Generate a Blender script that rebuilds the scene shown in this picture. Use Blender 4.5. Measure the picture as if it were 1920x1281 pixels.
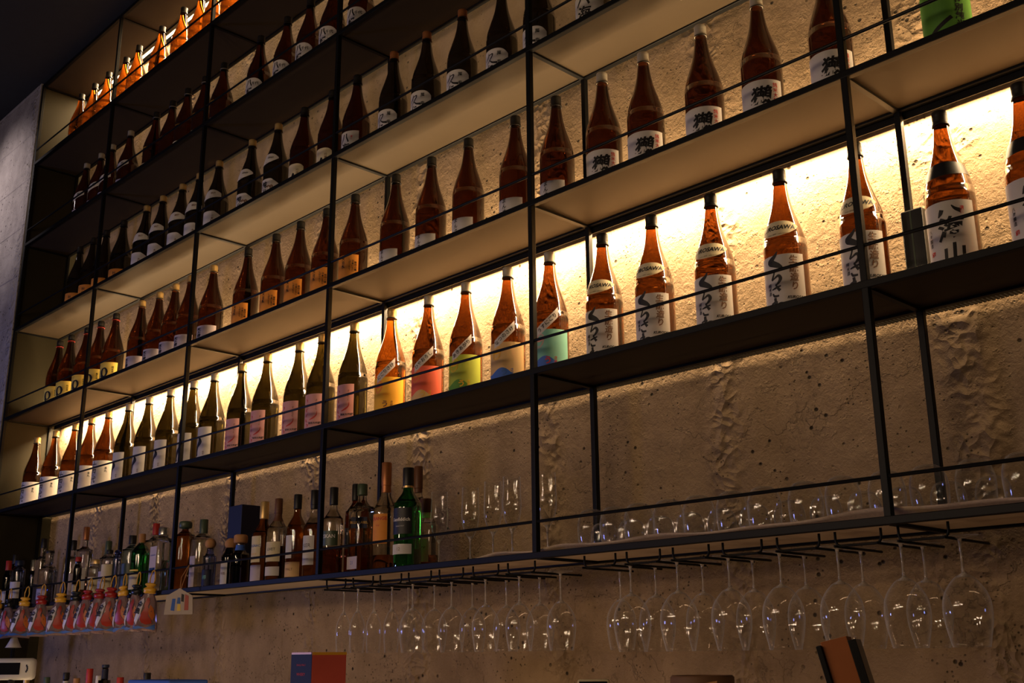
import bpy, bmesh, math, random
from mathutils import Vector, Matrix
from math import sin, cos, pi, radians
random.seed(7)
for o in list(bpy.data.objects): bpy.data.objects.remove(o)
SC = bpy.context.scene
COL = SC.collection
# ------------------------------------------------------------ camera, world, room light
cam_d = bpy.data.cameras.new('camera'); cam = bpy.data.objects.new('camera', cam_d); COL.objects.link(cam)
YAW, PIT, ROL = .8025, .2779, -.0091
fwd = Vector((-sin(YAW)*cos(PIT), cos(YAW)*cos(PIT), sin(PIT)))
rt = Vector((cos(YAW), sin(YAW), 0)); up = rt.cross(fwd)
r2 = cos(ROL)*rt + sin(ROL)*up; u2 = -sin(ROL)*rt + cos(ROL)*up
M = Matrix((r2, u2, -fwd)).transposed().to_4x4(); M.translation = Vector((6.0876, -2.0997, 1.4403))
cam.matrix_world = M
cam_d.sensor_width = 36; cam_d.lens = 2083.2/1920*36; cam_d.clip_start = .05
SC.camera = cam
SC.view_settings.view_transform = 'Standard'; SC.view_settings.look = 'None'
SC.view_settings.gamma = 1; SC.view_settings.use_curve_mapping = False
SC.view_settings.exposure = 0.0
SC.cycles.max_bounces = 16; SC.cycles.transmission_bounces = 14; SC.cycles.diffuse_bounces = 3
SC.cycles.glossy_bounces = 6; SC.cycles.transparent_max_bounces = 64
SC.cycles.caustics_reflective = False; SC.cycles.blur_glossy = .25
SC.cycles.sample_clamp_indirect = 8.0
world = bpy.data.worlds.new('world'); SC.world = world; world.use_nodes = True
world.node_tree.nodes['Background'].inputs[0].default_value = (.9, .68, .5, 1)
world.node_tree.nodes['Background'].inputs[1].default_value = .008

LED = (1, .695, .37)
def area(name, loc, rot, sx, sy, power, col, parent=None, spread=pi):
    l = bpy.data.lights.new(name, 'AREA'); l.shape = 'RECTANGLE'; l.size = sx; l.size_y = sy
    l.energy = power; l.color = col; l.spread = spread
    o = bpy.data.objects.new(name, l); COL.objects.link(o); o.location = loc; o.rotation_euler = rot
    if parent: o.parent = parent
    return o
def aim(o, tgt):
    o.rotation_euler = (Vector(tgt)-o.location).to_track_quat('-Z', 'Y').to_euler()
def point(name, loc, power, col, rad):
    l = bpy.data.lights.new(name, 'POINT'); l.energy = power; l.color = col; l.shadow_soft_size = rad
    o = bpy.data.objects.new(name, l); COL.objects.link(o); o.location = loc; return o
def spot(name, loc, tgt, power, col, ang, blend=.6, rad=.05):
    l = bpy.data.lights.new(name, 'SPOT'); l.energy = power; l.color = col; l.spot_size = radians(ang); l.spot_blend = blend
    l.shadow_soft_size = rad
    o = bpy.data.objects.new(name, l); COL.objects.link(o); o.location = loc; aim(o, tgt); return o
# pendant bulbs hanging over the bar, behind and left of the camera
for x, y, z, p in [(2.6, -3.4, 2.35, 3.6), (3.1, -3.9, 2.75, 3.6), (3.5, -3.2, 2.25, 3.6), (4.0, -4.1, 2.9, 3.6), (3.3, -3.0, 2.55, 2.0),
                   (4.6, -3.6, 2.4, 3.4), (5.3, -4.4, 2.6, 1.4), (1.6, -4.0, 2.5, 3.6), (2.2, -3.1, 2.15, 2.0), (4.1, -3.1, 2.2, 2.4), (5.0, -3.3, 2.3, 1.4)]:
    point('pendant_light', (x, y, z), 4.5*p, (1, .70, .46), .05)
# cold light of a screen at the far left end of the bar
a = area('screen_light', (-.6, -2.6, 1.55), (0, 0, 0), .5, .35, 22, (.28, .34, 1)); aim(a, (2.0, 0, 1.75))
# warm lamps on the work counter under the shelves, shining up
a = area('counter_lamp', (1.9, -.22, 1.16), (0, 0, 0), 2.2, .014, 2.2, (1, .70, .42)); aim(a, (1.9, .2, 1.9))
a = area('counter_lamp', (4.2, -.25, 1.14), (0, 0, 0), 1.8, .014, 1.3, (1, .62, .34)); aim(a, (4.2, .29, 1.5))
spot('pier_spot', (-.9, -1.3, 4.6), (-.38, 0, 4.05), 90, (1, .82, .80), 44, 1)

# ------------------------------------------------------------ constants of the place
RS = .4977
Z = {k: 1.70 + RS*i for i, k in enumerate('dcbazyx')}
YR, YW, XE = .2424, .305, 6.1      # rear frame, wall face, right end
T = .016                          # square tube of the frame

# ------------------------------------------------------------ materials
def mat(name, col=(.5, .5, .5), rough=.5, metal=0., trans=0., ior=1.45, emit=None, es=1., spec=.5, noise=0, nscale=20, coat=0):
    m = bpy.data.materials.new(name); m.use_nodes = True
    nt = m.node_tree; b = nt.nodes['Principled BSDF']
    b.inputs['Base Color'].default_value = (*col, 1); b.inputs['Roughness'].default_value = rough
    b.inputs['Metallic'].default_value = metal; b.inputs['Transmission Weight'].default_value = trans
    b.inputs['IOR'].default_value = ior; b.inputs['Specular IOR Level'].default_value = spec
    b.inputs['Coat Weight'].default_value = coat
    if emit: b.inputs['Emission Color'].default_value = (*emit, 1); b.inputs['Emission Strength'].default_value = es
    if noise:
        tc = nt.nodes.new('ShaderNodeTexCoord'); n = nt.nodes.new('ShaderNodeTexNoise'); n.inputs['Scale'].default_value = nscale
        n.inputs['Detail'].default_value = 5
        mx = nt.nodes.new('ShaderNodeMix'); mx.data_type = 'RGBA'
        mx.inputs[6].default_value = (*[c*(1-noise) for c in col], 1); mx.inputs[7].default_value = (*[min(1, c*(1+noise)) for c in col], 1)
        nt.links.new(tc.outputs['Object'], n.inputs['Vector']); nt.links.new(n.outputs['Fac'], mx.inputs[0]); nt.links.new(mx.outputs[2], b.inputs['Base Color'])
    return m

def concrete(name, base, dark, bump=1.0, seams=True, pink=False):
    m = bpy.data.materials.new(name); m.use_nodes = True; nt = m.node_tree; N = nt.nodes; L = nt.links
    b = N['Principled BSDF']; b.inputs['Roughness'].default_value = .92; b.inputs['Specular IOR Level'].default_value = .15
    tc = N.new('ShaderNodeTexCoord')
    def noise(scale, detail=6, rough=.6, dist=0, vec=None, stretch=None):
        n = N.new('ShaderNodeTexNoise'); n.inputs['Scale'].default_value = scale; n.inputs['Detail'].default_value = detail
        n.inputs['Roughness'].default_value = rough; n.inputs['Distortion'].default_value = dist
        src = vec or tc.outputs['Object']
        if stretch:
            mp = N.new('ShaderNodeMapping'); mp.inputs['Scale'].default_value = stretch; L.new(src, mp.inputs[0]); src = mp.outputs[0]
        L.new(src, n.inputs['Vector']); return n.outputs['Fac']
    def ramp(src, a, bb, inv=False):
        r = N.new('ShaderNodeMapRange'); r.inputs['From Min'].default_value = a; r.inputs['From Max'].default_value = bb
        r.inputs['To Min'].default_value = 1 if inv else 0; r.inputs['To Max'].default_value = 0 if inv else 1
        r.interpolation_type = 'SMOOTHSTEP'; L.new(src, r.inputs['Value']); return r.outputs['Result']
    def math_(op, a, c):
        n = N.new('ShaderNodeMath'); n.operation = op
        for i, v in enumerate((a, c)):
            if isinstance(v, (int, float)): n.inputs[i].default_value = v
            else: L.new(v, n.inputs[i])
        return n.outputs[0]
    big = noise(1.6, 4, .6, .4); stain = noise(3.2, 6, .65, .6, stretch=(1, 1, .22)); mid = noise(14, 6, .6)
    mix = N.new('ShaderNodeMix'); mix.data_type = 'RGBA'; mix.inputs[6].default_value = (*dark, 1); mix.inputs[7].default_value = (*base, 1)
    f = math_('ADD', math_('MULTIPLY', ramp(stain, .30, .62), .5), math_('MULTIPLY', ramp(mid, .3, .7), .5))
    L.new(f, mix.inputs[0])
    # small bug holes and pits
    vo = N.new('ShaderNodeTexVoronoi'); vo.inputs['Scale'].default_value = 26; L.new(tc.outputs['Object'], vo.inputs['Vector'])
    vo2 = N.new('ShaderNodeTexVoronoi'); vo2.inputs['Scale'].default_value = 75; L.new(tc.outputs['Object'], vo2.inputs['Vector'])
    sel = ramp(noise(5.5, 3), .42, .56)
    pit = math_('MULTIPLY', ramp(vo.outputs['Distance'], .07, .16, True), sel)
    pit2 = math_('MULTIPLY', ramp(vo2.outputs['Distance'], .10, .24, True), ramp(noise(9, 3), .50, .6))
    grain = noise(170, 4, .7); gr2 = noise(60, 5, .65, .3)
    ridge = N.new('ShaderNodeTexNoise'); ridge.noise_type = 'RIDGED_MULTIFRACTAL'; ridge.inputs['Scale'].default_value = 17; ridge.inputs['Detail'].default_value = 6
    L.new(tc.outputs['Object'], ridge.inputs['Vector'])
    # rough torn bands along the vertical joints of the formwork
    sx = N.new('ShaderNodeSeparateXYZ'); L.new(tc.outputs['Object'], sx.inputs[0])
    wob = math_('MULTIPLY', math_('SUBTRACT', noise(4, 4), .5), .22)
    px = math_('ADD', math_('ADD', sx.outputs['X'], 4.22), wob)
    fr = math_('ABSOLUTE', math_('SUBTRACT', math_('FRACT', math_('DIVIDE', px, .64), 0), .5), 0)
    torn = math_('MULTIPLY', ramp(fr, .0, .13, True), ramp(noise(3.1, 4, .7), .40, .52))
    vor = N.new('ShaderNodeTexVoronoi'); vor.feature = 'F1'; vor.inputs['Scale'].default_value = 34
    wv = N.new('ShaderNodeVectorMath'); wv.operation = 'ADD'; nz = N.new('ShaderNodeTexNoise'); nz.inputs['Scale'].default_value = 9
    L.new(tc.outputs['Object'], nz.inputs['Vector']); sc_ = N.new('ShaderNodeVectorMath'); sc_.operation = 'SCALE'; sc_.inputs['Scale'].default_value = .12
    L.new(nz.outputs['Color'], sc_.inputs[0]); L.new(tc.outputs['Object'], wv.inputs[0]); L.new(sc_.outputs[0], wv.inputs[1]); L.new(wv.outputs[0], vor.inputs['Vector'])
    # flakes: level steps of a broad noise
    fl = noise(2.0, 9, .62, .2)
    step = math_('MULTIPLY', ramp(fl, .585, .592), .0030)
    step = math_('ADD', step, math_('MULTIPLY', ramp(noise(3.3, 9, .66, .2), .615, .622), .0022))
    h = math_('MULTIPLY', grain, .0016)
    h = math_('ADD', h, math_('MULTIPLY', gr2, .0042))
    h = math_('ADD', h, math_('MULTIPLY', mid, .0050))
    h = math_('SUBTRACT', h, math_('MULTIPLY', pit, .008))
    h = math_('SUBTRACT', h, math_('MULTIPLY', pit2, .0035))
    h = math_('ADD', h, math_('MULTIPLY', math_('MULTIPLY', vor.outputs['Distance'], torn), .021))
    h = math_('ADD', h, math_('MULTIPLY', math_('MULTIPLY', ridge.outputs['Fac'], ramp(noise(4.4, 3), .5, .66)), .0012))
    h = math_('ADD', h, step)
    if pink:
        zz = math_('FRACT', math_('MULTIPLY', math_('ADD', sx.outputs['Z'], math_('MULTIPLY', noise(1.2, 2), .03)), 3.4), 0)
        h = math_('SUBTRACT', h, math_('MULTIPLY', ramp(zz, .0, .03, True), .006))
        h = math_('ADD', h, math_('MULTIPLY', noise(5, 5, .7, .8, stretch=(.25, 1, 1.6)), .012))
    h = math_('ADD', h, math_('MULTIPLY', noise(7, 5, .65, .2, stretch=(1, 1, .06)), .0050))
    h = math_('ADD', h, math_('MULTIPLY', ramp(noise(28, 4, .7), .60, .68), .0014))
    bp = N.new('ShaderNodeBump'); bp.inputs['Strength'].default_value = 1; bp.inputs['Distance'].default_value = bump
    L.new(h, bp.inputs['Height']); L.new(bp.outputs[0], b.inputs['Normal'])
    # pits get a darker colour
    mx2 = N.new('ShaderNodeMix'); mx2.data_type = 'RGBA'; L.new(math_('MAXIMUM', math_('MULTIPLY', pit, 1.0), math_('MULTIPLY', pit2, .75)), mx2.inputs[0])
    L.new(mix.outputs[2], mx2.inputs[6]); mx2.inputs[7].default_value = (*[c*.18 for c in dark], 1)
    L.new(mx2.outputs[2], b.inputs['Base Color'])
    return m

MAT = {
 'wall': concrete('raw_concrete', (.33, .231, .141), (.20, .133, .076)),
 'pier': concrete('board_concrete', (.40, .37, .35), (.24, .22, .21), .8, pink=True),
 'ceil': mat('dark_paint', (.018, .020, .022), .9, noise=.2),
 'floor': mat('dark_floor', (.05, .04, .035), .6, noise=.3),
 'metal': mat('black_steel', (.0042, .0042, .0045), .5, .0, spec=.2, noise=.2, nscale=60),
 'plate': mat('shelf_steel', (.048, .033, .018), .6, 0, spec=.22, noise=.12, nscale=6),
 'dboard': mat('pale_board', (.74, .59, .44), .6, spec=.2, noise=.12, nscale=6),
 'panel': mat('panel_steel', (.026, .021, .010), .6, 0, spec=.2, noise=.2, nscale=5),
 'amber': mat('amber_glass', (.105, .028, .004), .09, trans=1, ior=1.22),
 'darkamber': mat('dark_amber_glass', (.060, .014, .003), .10, trans=1, ior=1.22),
 'gold': mat('golden_glass', (.36, .10, .008), .07, trans=1, ior=1.22),
 'green': mat('olive_glass', (.026, .020, .004), .10, trans=1, ior=1.22),
 'bright_green': mat('green_glass', (.03, .36, .06), .04, trans=1, ior=1.36),
 'dgreen': mat('black_green_glass', (.03, .022, .010), .06, trans=1, ior=1.36),
 'clear': mat('clear_glass', (.93, .93, .90), .01, trans=1, ior=1.30),
 'thin': mat('stemware_glass', (.985, .985, .98), .03, trans=1, ior=1.50),
 'teal': mat('teal_glass', (.45, .62, .58), .04, trans=1, ior=1.3),
 'whisky': mat('whisky', (.50, .17, .035), .03, trans=1, ior=1.34),
 'redliq': mat('dark_whisky', (.26, .055, .015), .03, trans=1, ior=1.34),
 'bluegl': mat('blue_glass', (.35, .42, .85), .08, trans=1, ior=1.3),
 'paper': mat('white_paper', (.62, .58, .55), .75, noise=.04, nscale=90),
 'cream': mat('cream_paper', (.70, .60, .38), .75, noise=.05, nscale=90),
 'pink': mat('pink_paper', (.66, .33, .33), .75, noise=.05, nscale=60),
 'lilac': mat('lilac_paper', (.55, .47, .52), .75, noise=.06, nscale=60),
 'orangep': mat('orange_paper', (.80, .30, .04), .7, noise=.06, nscale=60),
 'yellowp': mat('yellow_paper', (.88, .48, .03), .7, noise=.05, nscale=30),
 'redp': mat('coral_paper', (.82, .13, .07), .7, noise=.06, nscale=30),
 'limep': mat('lime_paper', (.42, .50, .05), .7, noise=.08, nscale=30),
 'tanp': mat('tan_paper', (.70, .45, .20), .7, noise=.06, nscale=30),
 'tealp': mat('teal_paper', (.20, .50, .42), .7, noise=.08, nscale=30),
 'greenp': mat('green_paper', (.10, .27, .035), .7, noise=.06, nscale=30),
 'bluep': mat('blue_paper', (.05, .14, .55), .7), 'navy': mat('navy_card', (.006, .008, .032), .6),
 'yell': mat('yellow_label', (.85, .62, .12), .7, noise=.04, nscale=40),
 'blackp': mat('black_label', (.012, .012, .014), .5),
 'ink': mat('black_ink', (.012, .011, .012), .6), 'rink': mat('red_ink', (.55, .04, .03), .6), 'bink': mat('brown_ink', (.16, .07, .03), .6),
 'gink': mat('gold_ink', (.75, .42, .05), .5), 'wink': mat('pale_ink', (.75, .72, .68), .6), 'blink': mat('blue_ink', (.04, .12, .40), .6),
 'cap_black': mat('black_cap', (.014, .012, .010), .45, noise=.25, nscale=120), 'cap_gold': mat('gold_cap', (.78, .52, .20), .38, .6, noise=.1, nscale=60),
 'cap_grey': mat('grey_cap', (.46, .41, .33), .45, .3, noise=.12, nscale=80), 'cap_red': mat('red_cap', (.45, .03, .02), .45),
 'cap_copper': mat('copper_foil', (.45, .17, .06), .38, .5, noise=.12, nscale=90), 'cap_brown': mat('brown_cap', (.14, .055, .025), .5),
 'cork': mat('cork', (.50, .25, .10), .8, noise=.2, nscale=90), 'silver': mat('silver_cap', (.75, .72, .68), .25, .9),
 'cap_green': mat('green_foil', (.07, .10, .06), .4), 'cap_navy': mat('navy_cap', (.02, .03, .07), .4),
 'yplastic': mat('yellow_plastic', (.80, .42, .03), .35, spec=.6), 'rplastic': mat('red_plastic', (.35, .02, .015), .3), 'bplastic': mat('black_plastic', (.012, .013, .013), .3),
 'film': mat('pouch_film', (.60, .42, .40), .14, trans=.75, ior=1.2), 'fish': mat('red_print', (.36, .028, .012), .4), 'fish2': mat('orange_print', (.50, .13, .02), .4),
 'wprint': mat('white_print', (.62, .58, .58), .4), 'cloth': mat('bar_liner', (.80, .65, .50), .95, noise=.25, nscale=160),
 'whitepl': mat('white_plastic', (.66, .62, .56), .35), 'screen': mat('dark_screen', (.01, .01, .012), .15),
 'redbox': mat('red_card', (.60, .10, .075), .5, noise=.1, nscale=20), 'wood': mat('orange_wood', (.42, .13, .035), .5, noise=.25, nscale=12),
 'tan': mat('tan_card', (.20, .10, .05), .6, noise=.1, nscale=8), 'dark': mat('dark_case', (.012, .012, .013), .35),
 'led': mat('led_diffuser', (.9, .8, .6), .4, emit=LED, es=14),
 'plaque': mat('plaque_card', (.50, .42, .38), .6, noise=.1, nscale=60),
}
for k in ('amber', 'darkamber', 'gold', 'green', 'dgreen', 'bright_green', 'teal', 'bluegl', 'clear'):   # polished outer skin
    b_ = MAT[k].node_tree.nodes['Principled BSDF']; b_.inputs['Coat Weight'].default_value = 1; b_.inputs['Coat Roughness'].default_value = .025
# thin blown glass: the walls are under a millimetre, light passes straight through, the skin reflects
m = MAT['thin']; nt = m.node_tree; nt.nodes.remove(nt.nodes['Principled BSDF'])
lw = nt.nodes.new('ShaderNodeLayerWeight'); lw.inputs['Blend'].default_value = .5
def pw(e, k, a):
    p = nt.nodes.new('ShaderNodeMath'); p.operation = 'POWER'; p.inputs[1].default_value = e; nt.links.new(lw.outputs['Facing'], p.inputs[0])
    q = nt.nodes.new('ShaderNodeMath'); q.operation = 'MULTIPLY_ADD'; q.inputs[1].default_value = k; q.inputs[2].default_value = a
    nt.links.new(p.outputs[0], q.inputs[0]); return q.outputs[0]
tr = nt.nodes.new('ShaderNodeBsdfTransparent'); tr.inputs[0].default_value = (.985, .985, .98, 1)
gl = nt.nodes.new('ShaderNodeBsdfGlossy'); gl.inputs['Roughness'].default_value = .05
df = nt.nodes.new('ShaderNodeBsdfDiffuse'); df.inputs[0].default_value = (.9, .88, .86, 1)      # pale film, paints bright edges into the glass
m1 = nt.nodes.new('ShaderNodeMixShader'); m2 = nt.nodes.new('ShaderNodeMixShader')
nt.links.new(pw(5, .55, .035), m1.inputs[0]); nt.links.new(tr.outputs[0], m1.inputs[1]); nt.links.new(gl.outputs[0], m1.inputs[2])
nt.links.new(pw(4, .42, .006), m2.inputs[0]); nt.links.new(m1.outputs[0], m2.inputs[1]); nt.links.new(df.outputs[0], m2.inputs[2])
nt.links.new(m2.outputs[0], nt.nodes['Material Output'].inputs[0])
MAT['stem'] = mat('stem_glass', (.95, .92, .88), .10, trans=.74, ior=1.5)  # whitish diffuse share puts the stems' bright highlights into the material
MAT['counter'] = mat('counter_top', (.05, .045, .04), .3, noise=.2)

# ------------------------------------------------------------ mesh helpers
def obj(name, bm, m, parent=None, smooth=True, weld=False):
    me = bpy.data.meshes.new(name)
    if weld: bmesh.ops.remove_doubles(bm, verts=bm.verts, dist=1e-6)
    bm.to_mesh(me); bm.free()
    me.materials.append(m if not isinstance(m, str) else MAT[m])
    if smooth:
        me.polygons.foreach_set('use_smooth', [True]*len(me.polygons))
    o = bpy.data.objects.new(name, me); COL.objects.link(o)
    if parent: o.parent = parent
    return o
def empty(name, loc=(0, 0, 0), rz=0):
    o = bpy.data.objects.new(name, None); o.empty_display_size = .03; COL.objects.link(o); o.location = loc; o.rotation_euler = (0, 0, rz); return o
def tag(o, label=None, cat=None, group=None, kind=None):
    if label: o['label'] = label
    if cat: o['category'] = cat
    if group: o['group'] = group
    if kind: o['kind'] = kind
    return o
def copy_tree(o, parent=None):
    c = o.copy(); COL.objects.link(c); c.parent = parent
    for ch in o.children: copy_tree(ch, c)
    return c
def box(bm, x0, x1, y0, y1, z0, z1, bev=0):
    r = bmesh.ops.create_cube(bm, size=1)
    for v in r['verts']:
        v.co = Vector(((x0+x1)/2 + v.co.x*(x1-x0), (y0+y1)/2 + v.co.y*(y1-y0), (z0+z1)/2 + v.co.z*(z1-z0)))
    if bev:
        es = list({e for v in r['verts'] for e in v.link_edges})
        bmesh.ops.bevel(bm, geom=es, offset=bev, segments=2, affect='EDGES', profile=.5)
    return bm
def B(*a, **k): return box(bmesh.new(), *a, **k)
def lathe(bm, prof, seg=32, closed=False, cx=0, cy=0, sq=None):
    # prof: [(r,z)]; sq: superellipse power for squarish bottles
    rings = []
    for r, z in prof:
        if r < 1e-6: rings.append([bm.verts.new((cx, cy, z))]); continue
        ring = []
        for i in range(seg):
            a = 2*pi*i/seg; c, s = cos(a), sin(a)
            k = 1 if not sq else 1/((abs(c)**sq+abs(s)**sq)**(1/sq))
            ring.append(bm.verts.new((cx+r*k*s, cy-r*k*c, z)))
        rings.append(ring)
    n = len(rings)
    for j in range(n if closed else n-1):
        A, Bq = rings[j], rings[(j+1) % n]
        for i in range(seg):
            i2 = (i+1) % seg
            if len(A) == 1 and len(Bq) == 1: continue
            if len(A) == 1: bm.faces.new((A[0], Bq[i2], Bq[i]))
            elif len(Bq) == 1: bm.faces.new((A[i], A[i2], Bq[0]))
            else: bm.faces.new((A[i], A[i2], Bq[i2], Bq[i]))
    return bm
def tube(bm, pts, r, seg=8, caps=True):
    pts = [Vector(p) for p in pts]; rings = []
    nrm = None
    for i, p in enumerate(pts):
        t = (pts[min(i+1, len(pts)-1)]-pts[max(i-1, 0)]).normalized()
        if nrm is None: nrm = t.orthogonal().normalized()
        nrm = (nrm - t*nrm.dot(t)).normalized(); bi = t.cross(nrm)
        rings.append([bm.verts.new(p+r*(cos(2*pi*k/seg)*nrm+sin(2*pi*k/seg)*bi)) for k in range(seg)])
    for a, b in zip(rings, rings[1:]):
        for k in range(seg): bm.faces.new((a[k], a[(k+1) % seg], b[(k+1) % seg], b[k]))
    if caps: bm.faces.new(rings[0][::-1]); bm.faces.new(rings[-1])
    return bm
def catmull(pts, n=6):
    P = [pts[0]]+list(pts)+[pts[-1]]; out = []
    for i in range(1, len(P)-2):
        p0, p1, p2, p3 = [Vector(q) for q in P[i-1:i+3]]
        for k in range(n):
            t = k/n; out.append(.5*((2*p1)+(-p0+p2)*t+(2*p0-5*p1+4*p2-p3)*t*t+(-p0+3*p1-3*p2+p3)*t**3))
    out.append(Vector(P[-2])); return out
def smoothprof(p, n=5):
    return [(max(0, v.x), v.y) for v in [Vector((q[0], q[1])) for q in catmull([(a, b, 0) for a, b in p], n)]]
def rad_at(prof, z):
    for (r0, z0), (r1, z1) in zip(prof, prof[1:]):
        if z0 <= z <= z1 and z1 > z0: return r0+(r1-r0)*(z-z0)/(z1-z0)
    return prof[-1][0]
def patch(prof, azc, half, zlo, zhi, off=.0006, nu=28, nv=8, shape=None):
    """label conforming to a body of revolution; zlo/zhi numbers or functions of t in -1..1"""
    bm = bmesh.new(); g = []
    for i in range(nu+1):
        t = -1+2*i/nu; az = azc+half*t
        a = zlo(t) if callable(zlo) else zlo; b = zhi(t) if callable(zhi) else zhi
        col = []
        for j in range(nv+1):
            z = a+(b-a)*j/nv; r = rad_at(prof, z)+off
            col.append(bm.verts.new((r*sin(az), -r*cos(az), z)))
        g.append(col)
    for i in range(nu):
        for j in range(nv): bm.faces.new((g[i][j], g[i+1][j], g[i+1][j+1], g[i][j+1]))
    return bm
# flat artwork in (u,v) metres -> wrapped
def text2d(bm, s, u, v, size, rot=0, off=0, shear=0, sx=1):
    c = bpy.data.curves.new('t', 'FONT'); c.body = s; c.size = size; c.align_x = 'CENTER'; c.align_y = 'CENTER'
    c.offset = off*size; c.shear = shear; c.resolution_u = 2
    o = bpy.data.objects.new('t', c); COL.objects.link(o)
    bpy.context.view_layer.update()
    me = bpy.data.meshes.new_from_object(o.evaluated_get(bpy.context.evaluated_depsgraph_get()))
    bpy.data.objects.remove(o); bpy.data.curves.remove(c)
    cr, sr = cos(rot), sin(rot); n0 = len(bm.verts)
    bm.from_mesh(me); bm.verts.ensure_lookup_table()
    for w in bm.verts[n0:]:
        x, y = w.co.x*sx, w.co.y; w.co = Vector((u+x*cr-y*sr, v+x*sr+y*cr, 0))
    bpy.data.meshes.remove(me); return bm
def vtext(bm, s, u, vtop, size, gap=1.02, **k):
    for i, ch in enumerate(s): text2d(bm, ch, u, vtop-size*(.5+i*gap), size, **k)
    return bm
def stroke(bm, pts, ws, u, v, s, sx=1):
    c = catmull([(p[0], p[1], 0) for p in pts], 6); n = len(c); prev = None
    for i, p in enumerate(c):
        t = (c[min(i+1, n-1)]-c[max(i-1, 0)]).normalized(); nn = Vector((-t.y, t.x, 0))
        f = i/(n-1)*(len(ws)-1); k = min(int(f), len(ws)-2); w = ws[k]+(ws[k+1]-ws[k])*(f-k)
        a = p+nn*w/2; b = p-nn*w/2
        cur = [bm.verts.new((u+q.x*s*sx, v+q.y*s, 0)) for q in (a, b)]
        if prev: bm.faces.new((prev[0], prev[1], cur[1], cur[0]))
        prev = cur
    return bm
def wrap(bm, prof, azc, zc, off=.0010, rref=None, step=.005):
    rref = rref or rad_at(prof, zc)
    us = [v.co.x for v in bm.verts]
    if not us: return bm
    k = math.floor(min(us)/step)
    while k*step < max(us):
        bmesh.ops.bisect_plane(bm, geom=bm.verts[:]+bm.edges[:]+bm.faces[:], plane_co=(k*step, 0, 0), plane_no=(1, 0, 0)); k += 1
    for v in bm.verts:
        az = azc+v.co.x/rref; z = zc+v.co.y; r = rad_at(prof, z)+off
        v.co = Vector((r*sin(az), -r*cos(az), z))
    return bm

# ------------------------------------------------------------ the room
def struct(name, bm, m): o = obj(name, bm, m, smooth=False); o['kind'] = 'structure'; return o
struct('wall_back', B(-.02, 8.5, YW, YW+.2, 0, 4.9), 'wall')
struct('wall_left', B(-3.5, -.022, -.012, YW+.2, 0, 4.9), 'pier')
struct('ceiling', B(-3.5, 8.5, -7, YW+.2, Z['x']+.022, Z['x']+.1), 'ceil')
struct('floor', B(-3.5, 8.5, -7, YW+.2, -.1, 0), 'floor')

# ------------------------------------------------------------ shelving frame
fr = tag(empty('shelving_frame', (0, 0, 1.70)), 'tall black steel shelving frame with seven tiers on the raw concrete wall', 'shelf')
def fpart(name, bm, m='metal'):
    bmesh.ops.translate(bm, verts=bm.verts, vec=(0, 0, -1.70)); return obj(name, bm, m, fr, smooth=False)
ZT = Z['x']
h = T/2
for X in range(0, 7):
    fpart('post', B(X-h, X+h, -h, h, Z['d']-h, ZT+h, bev=.0015))
    fpart('post', B(X-h, X+h, YR-h, YR+h, Z['d']-h, ZT+h, bev=.0015))
for k in 'dcbazyx':
    z = Z[k]
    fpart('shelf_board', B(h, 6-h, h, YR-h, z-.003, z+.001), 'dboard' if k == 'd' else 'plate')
    fb = B(0, 6, -h-.001, h+.001, z-.009, z+.008, bev=.0015); fpart('front_beam', fb)
    fpart('rear_beam', B(0, 6, YR-h-.001, YR+h+.001, z-.009, z+.008, bev=.0015))
    for X in range(0, 7): fpart('cross_bar', B(X-h+.001, X+h-.001, h, YR-h, z-.010, z+.0005))
    if k != 'x':
        fpart('guard_rail', tube(bmesh.new(), [(0, -.002, z+.088), (6, -.002, z+.088)], .0042, 8))
fpart('end_panel', B(-.018, -.006, -h, YW-.002, 1.10, ZT+h), 'panel')

bm = bmesh.new()
for i in range(600): box(bm, i*.01, i*.01+.0064, YR+h+.001, YW-.002, Z['c']-.002, Z['c']+.001)
fpart('added_spill_slats', bm)  # added slats, thin out the LED light falling below this tier
# ------------------------------------------------------------ LED strips behind the rear beams
def led(zb, down, upw, label):
    e = tag(empty('led_strip', (3.03, YR+h+.0015, zb)), label, 'light strip')
    # black channel open at the bottom; its lip hangs a little below the rear beam
    bm = bmesh.new()
    box(bm, -3.0, 3.0, 0, .0009, -.0265, .006); box(bm, -3.0, 3.0, .0005, .025, -.004, .0)
    obj('channel', bm, 'metal', e, smooth=False)
    obj('diffuser', B(-2.99, 2.99, .001, .024, -.007, -.004), 'plate', e, smooth=False)
    area('led_light', (0, .0115, -.0135), (radians(3), 0, 0), 5.96, .023, down, LED, e)
    if upw: area('led_light', (0, .0115, .004), (radians(180-6), 0, 0), 5.96, .008, upw, LED, e)
    return e
led(Z['b'], 170, 62, 'long warm light strip behind the rear edge above the brightest row of bottles')
def led_top():
    e = tag(empty('led_strip', (3.03, YR+h, Z['x'])), 'glowing warm light strip under the topmost shelf above the backlit amber bottles', 'light strip')
    obj('channel', B(-3, 3, .004, .020, -.006, .004), 'metal', e, smooth=False)
    obj('diffuser', B(-2.99, 2.99, .006, .018, -.0085, -.006), 'led', e, smooth=False)
    area('led_light', (0, .012, -.0095), (0, 0, 0), 5.96, .012, 62, LED, e)
led_top()

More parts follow.
